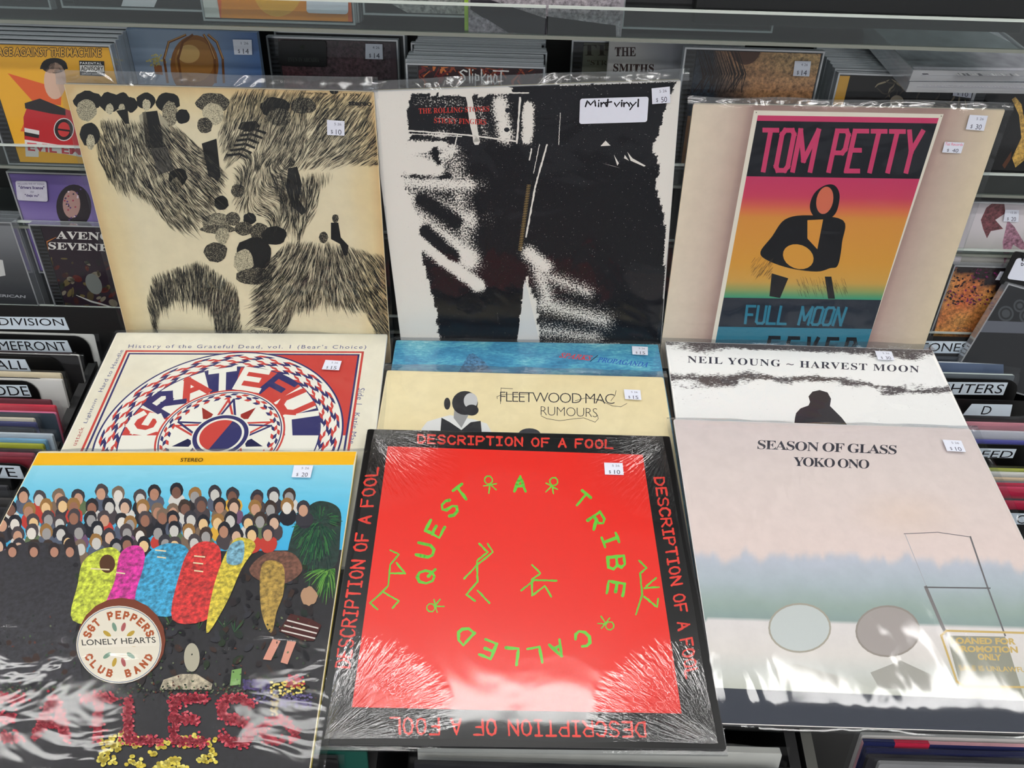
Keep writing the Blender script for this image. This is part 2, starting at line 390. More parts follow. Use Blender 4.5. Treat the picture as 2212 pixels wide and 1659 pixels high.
    def glyph(s, ch, cx, cy, w, h, rot, lw, col, jit=0):
        for st in G[ch]:
            s.rib([(cx + (a - .5) * w * cos(rot) + (b - .5) * h * sin(rot), cy + (a - .5) * w * sin(rot) - (b - .5) * h * cos(rot)) for a, b in st], lw, col, jit)
    def arc(s, txt, cx, cy, rx, ry, a0, a1, w, h, lw, col, flip=False, bold=0):
        n = len(txt)
        for i, ch in enumerate(txt):
            if ch == ' ': continue
            a = radians(a0 + (a1 - a0) * i / max(1, n - 1)); x, y = cx + rx * cos(a), cy - ry * sin(a); r = pi / 2 - a if not flip else -pi / 2 - a
            s.glyph(ch, x, y, w, h, r, lw, col)
    def grid(s, x0, y0, x1, y1, nx, ny, fn, mat=None, edge=None):
        """smooth colour field; edge(t) may give left/right limits; coordinates are sheet coordinates"""
        for j in range(ny):
            for i in range(nx):
                pts = [(x0 + (x1 - x0) * a / nx, y0 + (y1 - y0) * b / ny) for a, b in ((i, j), (i + 1, j), (i + 1, j + 1), (i, j + 1))]
                s.L(pts, None, mat, [fn(*p) for p in pts])
    def field(s, tl, tr, br, bl, nx, ny, fn, mat=None):
        q = s.quadmap(bl, br, tl, tr)
        for j in range(ny):
            for i in range(nx):
                uv = [(a / nx, b / ny) for a, b in ((i, j), (i + 1, j), (i + 1, j + 1), (i, j + 1))]
                s.X([q(*p) for p in uv], None, mat, [fn(*p) for p in uv])
    def photo(s, p):                                    # sheet point -> sight line
        c = M @ (s.mw @ Vector((p[0], p[1], s.h)) - CAM); return CX + FPX * c.x / -c.z, CY - FPX * c.y / -c.z
    def build(s, name, parent):
        if not s.b.f: return None
        o = s.b.build(name, parent); s.b = MB(); return o

def mix(a, b, t):
    t = min(1, max(0, t)); return tuple(a[i] + (b[i] - a[i]) * t for i in range(3))
def ramp(st, t):
    if t <= st[0][0]: return st[0][1]
    for (a, c), (b, d) in zip(st, st[1:]):
        if t <= b: return mix(c, d, (t - a) / (b - a))
    return st[-1][1]
def sm(t): t = min(1, max(0, t)); return t * t * (3 - 2 * t)
def vn(x, y, seed=0):
    def h(i, j):
        n = (i * 374761393 + j * 668265263 + seed * 974711) & 0xffffffff; n = ((n ^ (n >> 13)) * 1274126177) & 0xffffffff; return ((n ^ (n >> 16)) & 0xffff) / 65535
    i, j = floor(x), floor(y); u, v = sm(x - i), sm(y - j)
    return (h(i, j) * (1 - u) + h(i + 1, j) * u) * (1 - v) + (h(i, j + 1) * (1 - u) + h(i + 1, j + 1) * u) * v
def inpoly(x, y, P):
    c = False; n = len(P)
    for i in range(n):
        (a, b), (d, e) = P[i], P[i - 1]
        if (b > y) != (e > y) and x < (d - a) * (y - b) / (e - b) + a: c = not c
    return c

def sticker(parent, mw, quad, price, h, date='5 26', extra=None, name='price_sticker'):
    """white price label: quad given as tl, tr, br, bl"""
    sh = Sheet(mw, h); tl, tr, br, bl = quad; b = MB()
    P = [sh.P(*p) for p in (bl, br, tr, tl)]
    b = slab(P, h - .0002, h, STICK); o = b.build(name, parent, attr=False)
    s2 = Sheet(mw, h + .00005); q = s2.quadmap(bl, br, tl, tr); ink = (70, 72, 88)
    if extra: s2.T(extra, q(.04, .68), q(.96, .68), q(.04, .94), (226, 120, 150), bold=.01)
    else: s2.T(date, q(.42, .68), q(.82, .68), q(.42, .85), (110, 112, 128), tr=q(.82, .85))
    if price:
        s2.T('$', q(.22, .08), q(.33, .08), q(.22, .36), ink, tr=q(.33, .36)); s2.T(price, q(.5, .06), q(.82, .06), q(.5, .4), ink, tr=q(.82, .4))
    s2.build('sticker_print', o); return o

# ------------------------------------------------------------------ record sleeves on show
S = .3143
def pose(tilt, inpl, roll, tl, push=1.0):
    Rm = (Matrix.Rotation(radians(tilt), 3, 'X') @ Matrix.Rotation(radians(inpl), 3, 'Z') @ Matrix.Rotation(radians(roll), 3, 'Y'))
    o = Vector(tl) * push + CAM
    base = o + Rm @ Vector((S / 2, -S, 0))
    return Matrix.Translation(base) @ Rm.to_4x4()

def record(label, mw, side, thick=.004, film=FILM, over=(.005, .005, .012), tight=False, seed=1, front=None, wav=.0006):
    """x -S/2..S/2, y 0..S, printed face at z=0"""
    t = empty('record_sleeve', mw, label, 'record', 'record sleeves laid out on the display')
    j = slab(rounded(S, S, .0025, 3, -S / 2, 0), -thick, 0, side, topmat=front or side).build('jacket', t, attr=False)
    l, rr, tp = over; b = MB(); nx = ny = 44; x0, x1, y0, y1 = -S / 2 - l, S / 2 + rr, -.003, S + tp; g = []
    zf = .0004 if tight else .0013
    for jn in range(ny + 1):
        for i in range(nx + 1):
            u, v = i / nx, jn / ny; x = x0 + (x1 - x0) * u; y = y0 + (S - .001 - y0) * jn / (ny - 2) if jn <= ny - 2 else S - .001 + (tp + .001) * (jn - ny + 2) / 2
            e = min(u, 1 - u, v, 1 - v); k = sm(e / .03)
            top = sm((y - S + .002) / tp) if tp > .002 else 0
            z = zf * k + (-thick / 2) * (1 - k) * (0 if e > .03 else 1) + wav * (vn(u * 5 + seed, v * 5) - .5) * k
            if top > 0: z = -thick * .5 * top + .0025 * (vn(u * 14, seed * 3.1) - .5) * top + zf * (1 - top)
            if top > 0: y += .003 * (vn(u * 7, seed * 7.7) - .5) * top
            g.append((x, y, z))
    b.v = g
    for jn in range(ny):
        for i in range(nx):
            a = jn * (nx + 1) + i; b.f.append((a, a + 1, a + nx + 2, a + nx + 1))
    n0 = len(b.v); b.v += [(x0, y0, -thick - .0012), (x1, y0, -thick - .0012), (x1, y1, -thick - .0012), (x0, y1, -thick - .0012)]
    b.f.append((n0 + 3, n0 + 2, n0 + 1, n0))
    cs = [0, nx, (nx + 1) * (ny + 1) - 1, (nx + 1) * ny]
    for k in range(4): b.f.append((cs[k], n0 + k, n0 + (k + 1) % 4, cs[(k + 1) % 4]))
    b.m = [1 if (i < nx * ny and tp > .002 and not tight and i // nx >= ny - 2) else 0 for i in range(len(b.f))]; b.mats = [film, FILMTOP]; b.c = [[(1, 1, 1, 1)] * len(f) for f in b.f]
    b.build('plastic_sleeve', t, attr=False, smooth=True)
    return t
LIM = (-S / 2 + .0006, .0006, S / 2 - .0006, S - .0006)
def sheet(mw, lim=LIM): return Sheet(mw, .00006, lim)
def dn(d):
    d = min(1, max(0, d)); v = 255 * (12.92 * d if d <= .0031308 else 1.055 * d ** (1 / 2.4) - .055); return (v, v, v)

def crop(ox, oy, k): return lambda x, y: (ox + x * k, oy + y * k)
def cps(c, *pts): return [c(*p) for p in pts]
def q4(c, *p): return [c(*x) for x in p]

# ================================================================= shop shell and lamps
def struct(name, b, attr=False):
    o = b.build(name, None, attr=attr); o['kind'] = 'structure'; return o
FLOORM = plain('floor_vinyl', (150, 148, 144), .4, scale=8); CEILM = plain('ceiling_tile', (225, 225, 222), .8, scale=30)
b = MB(); b.box((-6, -5, -.05), (6, 5, 0), mat=FLOORM); struct('floor', b)
b = MB(); b.box((-6, -5, 3.0), (6, 5, 3.05), mat=CEILM); struct('ceiling', b)
em = bpy.data.materials.new('lamp_diffuser'); em.use_nodes = True; nt = em.node_tree; nt.nodes.remove(nt.nodes['Principled BSDF'])
e = nt.nodes.new('ShaderNodeEmission'); e.inputs[0].default_value = (1.0, .985, .96, 1); e.inputs[1].default_value = LAMP; nt.links.new(e.outputs[0], nt.nodes['Material Output'].inputs[0])
LAMPF = plain('lamp_frame', (210, 210, 210), .4)
me_f = me_d = None
for j, ly in enumerate((.76, -.75, -1.7, -2.8, 2.6)):
    for i, lx in enumerate((-1.75, -.15, 1.45)):
        t = empty('ceiling_light', Matrix.Translation((lx, ly, 2.9)), 'white ceiling light panel, number unseen above the display', 'light', 'ceiling lights above the display')
        t['label'] = 'long white ceiling light, %s of the %s row counted away from the display' % (('left', 'middle', 'right')[i], ('nearest', 'second', 'third', 'fourth', 'rear')[j])
        if me_f is None:
            b = MB(); b.box((-.62, -.08, .02), (.62, .08, .1), mat=LAMPF); o = b.build('housing', t, attr=False); me_f = o.data
            b = MB(); b.box((-.6, -.05, 0), (.6, .05, .019), mat=em); o = b.build('diffuser', t, attr=False); me_d = o.data
        else: link('housing', me_f, t); link('diffuser', me_d, t)

# ================================================================= upper row
def art_ink(t, mw):
    """worn cream sleeve: flowing black ink lines and dark collage shapes"""
    c = crop(130, 150, .3556); s = sheet(mw)
    def paper(x, y):
        u = (x + S / 2) / S; v = y / S; e = min(u, 1 - u, v, 1 - v); k = vn(u * 6, v * 6, 3)
        return mix(mix((216, 184, 132), (228, 208, 160), sm(e / .035)), (230, 218, 184), sm((e - .02 - .03 * k) / .1))
    s.grid(-S / 2, 0, S / 2, S, 26, 26, paper, AGED); s.up(3)
    K = (30, 30, 30)
    # soft-edged shapes of the collage (plain stand-in shapes)
    def blob(x, y, rx, ry, col, rot=0, jit=.08):
        g = sum(col) / 3; s.ell(*c(x, y), rx * .3556, ry * .3556, col if g < 34 else dn(g / 255 * .85 + .05), rot, 18, jit=jit, mat=None if g < 34 else HALF)
    random.seed(11)
    for x, y, a, b_, col in [(165, 190, 85, 60, K), (160, 250, 62, 68, (148, 144, 128)), (300, 200, 62, 62, K), (300, 240, 24, 34, (196, 188, 160)), (375, 195, 52, 55, K), (375, 235, 20, 26, (180, 172, 146)), (432, 215, 38, 46, K),
                       (522, 190, 58, 52, K), (524, 215, 26, 34, (206, 196, 166)), (655, 200, 72, 58, K), (668, 270, 48, 78, (120, 116, 104)), (925, 205, 104, 62, (52, 52, 50)), (930, 270, 66, 66, (200, 192, 164)), (745, 285, 45, 44, K), (880, 340, 46, 50, (40, 40, 40)),
                       (1305, 230, 88, 62, K), (1330, 290, 72, 52, (120, 116, 102)), (1478, 220, 78, 50, (96, 94, 86)), (180, 395, 62, 70, K), (185, 440, 26, 46, (180, 172, 146))]:
        s.up(); blob(x, y, a, b_, col)
    s.up()
    for P, col in [([(500, 260), (590, 250), (640, 470), (560, 480), (520, 470)], K), ([(480, 280), (520, 250), (545, 420), (530, 560), (500, 440)], (176, 168, 144)), ([(600, 260), (660, 330), (672, 470), (625, 460)], (176, 168, 144)),
                   ([(545, 480), (650, 470), (690, 610), (600, 640)], (104, 100, 92)), ([(860, 450), (950, 420), (975, 650), (960, 680), (900, 640)], K), ([(340, 250), (410, 240), (420, 330), (395, 330)], K)]:
        s.X(cps(c, *P), col)
    s.up()
    for i in range(6):      # striped drapery
        y = 385 + i * 30; s.rib(cps(c, (1120 - i * 20, y - 14), (1180 - i * 18, y - 22), (1245 - i * 22, y)), 5.2, K if i % 2 == 0 else (40, 40, 40))
    s.X(cps(c, (1100, 320), (1190, 312), (1215, 345), (1150, 380), (1080, 360)), K)
    s.X(cps(c, (1385, 600), (1440, 590), (1470, 700), (1450, 790), (1498, 860), (1470, 885), (1405, 830), (1372, 720)), (38, 38, 38))
    s.X(cps(c, (1645, 930), (1690, 930), (1705, 1020), (1752, 1070), (1745, 1130), (1722, 1130), (1700, 1060), (1645, 1030)), (26, 26, 28))
    blob(1672, 905, 20, 26, (40, 38, 36)); blob(1600, 1020, 28, 36, (40, 38, 36)); blob(1408, 565, 20, 26, (60, 58, 52))
    for x, y, a, b_, col in [(715, 655, 58, 55, K), (705, 700, 34, 46, (150, 144, 126)), (980, 810, 44, 44, K), (955, 935, 90, 62, (108, 104, 94)), (955, 970, 110, 26, (60, 58, 54)), (1050, 905, 44, 42, (58, 56, 54)), (1152, 905, 40, 36, K), (1115, 965, 55, 44, (52, 50, 48)),
                       (1210, 985, 56, 52, (44, 42, 42)), (1300, 1010, 75, 58, K), (985, 1010, 42, 50, (160, 152, 132)), (945, 1110, 72, 62, (40, 38, 38)), (1180, 1120, 110, 100, K), (1115, 1165, 62, 74, (176, 168, 146)), (1180, 1255, 110, 50, (44, 42, 42)), (1080, 735, 42, 40, (62, 60, 56))]:
        s.up(); blob(x, y, a, b_, col)
    s.build('cover_print', t); s.layer += 1
    # thousands of ink strokes following a flow field
    masses = [([(250, 290), (420, 300), (700, 330), (980, 600), (930, 800), (850, 900), (760, 960), (640, 930), (520, 760), (330, 690), (235, 560), (212, 400)], lambda x, y: 1.05 + .25 * sin(x / 180), 3600),
              ([(1040, 170), (1860, 185), (1935, 600), (1700, 590), (1590, 690), (1560, 860), (1450, 1010), (1380, 900), (1300, 700), (1160, 480), (1000, 620), (950, 420)], lambda x, y: (-.55 if x > 1500 else -.9) - .35 * sin(y / 200) + (y > 620) * 2.2, 4300),
              ([(560, 1240), (850, 1150), (1080, 1310), (1110, 1590), (960, 1590), (900, 1400), (700, 1370), (600, 1420), (560, 1590), (522, 1400)], lambda x, y: 1.5 + (x - 780) / 900, 2300),
              ([(1230, 1190), (1390, 1030), (1650, 1045), (1960, 1120), (2000, 1590), (1900, 1590), (1840, 1440), (1640, 1400), (1430, 1440), (1380, 1590), (1225, 1590), (1190, 1350)], lambda x, y: 1.55 + (1620 - x) / 460, 4200),
              ([(1080, 480), (1330, 500), (1380, 700), (1400, 950), (1300, 960), (1080, 800), (1040, 620)], lambda x, y: 1.2 + .8 * sin(x / 60 + y / 90), 900)]
    random.seed(5)
    for P, fl, n in masses:
        xs = [p[0] for p in P]; ys = [p[1] for p in P]; k = 0
        while k < n:
            x, y = random.uniform(min(xs), max(xs)), random.uniform(min(ys), max(ys))
            if not inpoly(x, y, P): continue
            k += 1; pts = [(x, y)]; ln = random.uniform(14, 34) * (1.6 if random.random() < .2 else 1)
            for q in range(3):
                a = fl(x, y) + .5 * (vn(x / 60, y / 60, 2) - .5) + random.uniform(-.12, .12); x += ln * cos(a) * .8; y += ln * sin(a) * .8; pts.append((x, y))
            wd = random.choice((.4, .45, .5, .6, .8)) if random.random() < .96 else 1.9
            s.rib(cps(c, *pts), wd, K if random.random() < .85 else (90, 86, 74), taper=True)
    s.up(); s.build('line_drawing', t)
    s.T('File Under: The Beatles', c(1465, 147), c(1625, 152), c(1465, 135), K, bold=.01); s.T('ST 2576', c(1717, 158), c(1819, 162), c(1717, 143), K, bold=.012)
    s.T('stereo', c(1752, 218), c(1893, 222), c(1752, 190), K, bold=.03)
    s.ell(*c(1664, 125), 10, 9, K, a0=0, a1=180); s.X(cps(c, (1662, 124), (1667, 124), (1667, 150), (1662, 150)), (226, 206, 160))
    s.ell(*c(1210, 1588), 29, 9.5, (226, 214, 180)); s.up(); s.ell(*c(1210, 1588), 26, 8, K); s.up(); s.ell(*c(1210, 1588), 25, 7.2, (226, 214, 180)); s.up()
    s.T('Capitol', c(1152, 1604), c(1262, 1606), c(1160, 1578), K, bold=.03)
    s.build('lettering', t)

mw = pose(84.4, .23, .12, (-.4625, .8147, -.2327))
t = record('worn cream record sleeve covered in black ink lines, upper left of the display', mw, plain('shadow_dark_edge', (70, 58, 44), .7), front=CREAM, over=(.007, .004, .012), seed=2)  # edge colour painted dark for the shadow inside the sleeve and black backing
art_ink(t, mw)
c = crop(130, 150, .3556)
sticker(t, mw, q4(c, (1620, 306), (1727, 314), (1727, 403), (1622, 398)), '10', .0028)

def art_grain(t, mw):
    c = crop(780, 150, .3617); s = sheet(mw)
    # light value: abstract sweeps of grain over a dark field
    Pd = [(880, 90), (1880, 75), (1810, 250), (1775, 400), (1730, 480), (1785, 560), (1760, 690), (1812, 900), (1812, 1640), (1070, 1640), (1045, 1400), (985, 1230), (960, 1400), (930, 1640), (470, 1640), (440, 1430), (380, 1180), (330, 900), (240, 640), (255, 440), (300, 400), (270, 350), (290, 140), (650, 160), (900, 140)]
    def val(px, py):
        x, y = (px - 780) / .3617, (py - 150) / .3617
        x += 14 * (vn(x / 35, y / 35, 1) - .5); y += 10 * (vn(x / 30, y / 30, 2) - .5)
        if not inpoly(x, y, Pd): return 1.0
        v = 0.0
        def sweep(ax, ay, bx, by, wd, amp):
            dx, dy = bx - ax, by - ay; l2 = dx * dx + dy * dy; t = max(0, min(1, ((x - ax) * dx + (y - ay) * dy) / l2)); d = sqrt((x - ax - t * dx) ** 2 + (y - ay - t * dy) ** 2)
            return amp * (max(0, 1 - d / (wd * 1.35)) ** 1.15)
        v = max(v, sweep(240, 670, 680, 690, 75, .8), sweep(250, 760, 660, 900, 120, .72), sweep(300, 900, 640, 1130, 100, 1.1), sweep(330, 1010, 700, 1290, 46, 1.5), sweep(560, 560, 640, 1150, 110, .55),
                sweep(300, 1150, 400, 1640, 80, 1.0), sweep(250, 480, 480, 430, 70, 1.4), sweep(250, 560, 430, 600, 85, 1.5), sweep(400, 580, 540, 480, 60, .9))
        v = max(v, sweep(1000, 1100, 1100, 1180, 60, 1.0), sweep(1060, 1180, 1120, 1400, 80, .7), sweep(1080, 1220, 1350, 1330, 70, .6), sweep(1080, 1400, 1450, 1500, 90, .62), sweep(1090, 1560, 1400, 1600, 80, .55))
        v = max(v, sweep(350, 190, 600, 200, 50, .36), sweep(480, 290, 560, 310, 50, .38), sweep(700, 210, 740, 400, 50, .4), sweep(830, 200, 860, 400, 60, 1.1), sweep(1000, 220, 990, 420, 34, 1.7))
        dk = max(sweep(360, 780, 560, 900, 40, 1.2), sweep(380, 960, 550, 1110, 42, 1.6), sweep(250, 405, 560, 425, 16, 1.3), sweep(290, 365, 600, 385, 14, -1), sweep(300, 640, 520, 640, 12, .9), sweep(440, 470, 460, 560, 18, 1.5), sweep(680, 500, 740, 1100, 40, .3))
        return v - max(0, dk)
    def f(x, y):
        px, py = s.photo((x, y)); return dn(val(px, py))
    s.grid(-S / 2, 0, S / 2, S, 110, 110, f, GR_BW); s.up(2)
    wh = (234, 230, 222); s.build('cover_print', t); s.up()
    for P, w_ in [([(600, 150), (640, 150), (690, 432)], 12), ([(655, 150), (692, 432)], 4), ([(280, 365), (640, 392), (930, 430)], 3), ([(280, 385), (600, 400)], 2), ([(950, 170), (930, 440)], 4), ([(650, 140), (1000, 140)], 3),
                  ([(1110, 450), (1040, 700), (985, 1000)], 3.6), ([(1065, 450), (1030, 620)], 1.6), ([(1018, 475), (1005, 540)], 3), ([(1190, 260), (1180, 450)], 1.5), ([(575, 390), (545, 520), (430, 610)], 2.2)]:
        s.rib(cps(c, *P), w_ * 1.0, wh, jit=.7)
    for P in ([(1430, 458), (1460, 425), (1490, 455)], [(1575, 510), (1600, 545), (1570, 530)], [(1590, 492), (1620, 530), (1700, 575), (1690, 580), (1610, 545)], [(1440, 560), (1550, 590), (1500, 575)], [(1510, 510), (1540, 560), (1530, 575)]):
        s.X(cps(c, *P), wh)
    for x, y in ((877, 245), (870, 360), (485, 212)): s.ell(*c(x, y), 6, 5, (22, 24, 34), jit=.1)
    s.X(cps(c, (978, 1255), (990, 1300), (1000, 1340), (1065, 1625), (932, 1625), (962, 1400), (968, 1310)), (222, 222, 220))
    for i in range(160):
        x, y = random.uniform(900, 1780), random.uniform(100, 1200); s.ell(*c(x, y), .5, .5, (190, 190, 190), n=5)
    # short brass-coloured bar of teeth, printed
    s.rib(cps(c, (1000, 690), (950, 1085)), 1.0, (120, 100, 60))
    for i in range(40):
        k = i / 39; x, y = 1002 - 52 * k, 690 + 388 * k; s.rib(cps(c, (x - 11, y), (x + 10, y + 1)), .9, (192, 162, 96))
    s.up(); s.build('printed_detail', t)
    red = (200, 58, 48)
    s.T(serif('THE ROLLING STONES'), c(345, 265), c(766, 250), c(343, 232), red, tr=c(766, 220)); s.build('lettering', t); s.T(serif('STICKY FINGERS'), c(436, 320), c(748, 330), c(436, 288), red, tr=c(748, 298))
    s.build('lettering', t)
mw = pose(86.4, 3.43, .68, (-.1532, .8165, -.2317))
t = record('white record sleeve with a large grainy black print, upper middle of the display', mw, plain('cream_edge', (214, 200, 160), .7), front=WHITEC, over=(.006, .008, .010), seed=5)
art_grain(t, mw)
sticker(t, mw, [(1407.5, 191), (1447, 187), (1448, 222), (1409, 225)], '50', .0028)
c = crop(780, 150, .3617); sh = Sheet(mw, .0028); P = [sh.P(*c(*p)) for p in ((1303, 326), (1708, 314), (1718, 163), (1308, 175))]
q = sh.quadmap(*(P[0], P[1], P[3], P[2])); b = slab([q(x, y) for x, y in [(a, b_ / .38) for a, b_ in rounded(1, .38, .035, 4)]], .0025, .0028, STICK)
o = b.build('handwritten_sticker', t, attr=False); o['label'] = 'white rounded sticker with black handwriting'
sh = Sheet(mw, .00285)
for txt, x0, x1 in (('M', 1340, 1400), ('i', 1408, 1428), ('n', 1432, 1464), ('t', 1450, 1494), ('v', 1512, 1544), ('i', 1548, 1564), ('n', 1568, 1602), ('y', 1606, 1642), ('l', 1644, 1664)):
    qm = sh.quadmap(c(x0, 222), c(x1, 220), c(x0 + 2, 184))
    for st in G['h' + txt]: sh.rib([qm(*p) for p in st], 3.1, (24, 22, 30), jit=.25)
sh.build('handwriting', o)

def art_poster(t, mw):
    c = crop(1420, 200, .35805); s = sheet(mw)
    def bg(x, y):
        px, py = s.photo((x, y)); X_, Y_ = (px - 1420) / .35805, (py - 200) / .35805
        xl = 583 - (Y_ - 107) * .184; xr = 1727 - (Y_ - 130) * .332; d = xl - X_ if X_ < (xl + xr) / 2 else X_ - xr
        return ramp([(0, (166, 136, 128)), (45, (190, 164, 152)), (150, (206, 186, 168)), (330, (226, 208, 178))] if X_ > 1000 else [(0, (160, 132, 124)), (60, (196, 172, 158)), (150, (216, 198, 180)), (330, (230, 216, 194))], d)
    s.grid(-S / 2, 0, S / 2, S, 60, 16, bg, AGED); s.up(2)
    s.X(cps(c, (583, 107), (1727, 130), (1269, 1510), (1190, 1750), (285, 1750), (330, 1480)), (232, 226, 210)); s.up()
    pink, dark, teal = (202, 62, 106), (24, 28, 36), (48, 122, 146)
    xl = lambda y: 606 - (y - 137) * .187; xr = lambda y: 1692 - (y - 157) * .3157
    def band(y0, y1, f, n):
        for i in range(n):
            a, b_ = y0 + (y1 - y0) * i / n, y0 + (y1 - y0) * (i + 1) / n; k = .015
            ca, cb = f(i / n), f((i + 1) / n); s.X(cps(c, (xl(a), a), (xr(a), a + (xr(a) - xl(a)) * k), (xr(b_), b_ + (xr(b_) - xl(b_)) * k), (xl(b_), b_)), None, None, [ca, ca, cb, cb])
    band(137, 170, lambda k: pink, 1); band(170, 505, lambda k: dark, 1)
    band(505, 1237, lambda k: ramp([(0, (198, 60, 102)), (.16, (202, 66, 96)), (.26, (216, 110, 78)), (.34, (216, 146, 66)), (.7, (214, 154, 62)), (.86, (208, 160, 76)), (.94, (140, 156, 96)), (1, (48, 150, 120))], k), 30)
    band(1237, 1412, lambda k: (38, 46, 58), 1); band(1412, 1600, lambda k: teal, 1); band(1600, 1750, lambda k: dark, 1); s.up()
    s.build('cover_print', t)
    # plain dark stand-in figure shape
    K = (18, 20, 26)
    s.C(cps(c, (1010, 560), (1070, 560), (1100, 620), (1080, 720), (1030, 760), (950, 750), (920, 690), (945, 610)), K); s.up()
    s.C(cps(c, (770, 765), (910, 740), (1120, 770), (1115, 900), (1090, 1040), (1040, 1060), (960, 1080), (800, 1060), (660, 1010), (622, 960), (690, 870)), K)
    s.X(cps(c, (690, 1090), (790, 1120), (740, 1240), (676, 1228)), K); s.X(cps(c, (1010, 1110), (1050, 1110), (1072, 1244), (1030, 1244)), K); s.up()
    s.X(cps(c, (905, 770), (1000, 765), (965, 945), (905, 880)), (216, 148, 62)); s.ell(*c(850, 990), 34, 26, (216, 154, 62), .35)
    s.ell(*c(1010, 650), 18, 30, (212, 110, 84), .2)
    for i in range(90):
        x, y = random.uniform(560, 680), random.uniform(1020, 1130) ; s.rib(cps(c, (x, y), (x + 22, y - 30)), .7, (60, 50, 40), taper=True)
        x, y = random.uniform(830, 1140), random.uniform(1110, 1200); s.rib(cps(c, (x, y), (x + 14, y + 40)), .7, (50, 46, 40), taper=True)
    s.up(); s.build('dark_figure_shape', t)
    wd = {'M': 1.25, 'T': 1.0, 'Y': 1.1}
    s.S('ToM pETTY'.replace('o', 'o'), c(603, 468), c(1540, 476), c(647, 226), 10.2, pink, tr=c(1600, 236), gap=.5, widths={'M': 1.5, 'T': 1.05, 'Y': 1.1}, space_w=.6); s.build('heading_lettering', t)
    s.S('FuLL MooN', c(530, 1390), c(1105, 1403), c(542, 1288), 5.6, teal, tr=c(1140, 1300), gap=.42, widths=wd, space_w=.9)
    s.S('FEVER', c(650, 1590), c(1170, 1600), c(680, 1478), 8, dark, tr=c(1205, 1488), gap=1.2)
    for x, y in ((597, 120), (1713, 142)): s.ell(*c(x, y), 1.6, 1.6, (150, 146, 130), n=8)
    s.build('lettering', t)
mw = pose(86.6, .6, -.1, (.1745, .8117, -.2329), 1.003)
t = record('cream sleeve with a tall pink and orange poster, upper right of the display', mw, plain('grey_edge', (88, 88, 90), .5), front=CREAM, over=(.006, .008, .006), seed=9)
art_poster(t, mw)
c = crop(1420, 200, .35805)
sticker(t, mw, q4(c, (1885, 134), (1995, 140), (1970, 231), (1860, 222)), '30', .0028)
o = sticker(t, mw, q4(c, (1735, 297), (1852, 302), (1832, 367), (1718, 361)), '40', .0028, extra='Taz Records'); o['label'] = 'second price sticker with a pink heading'

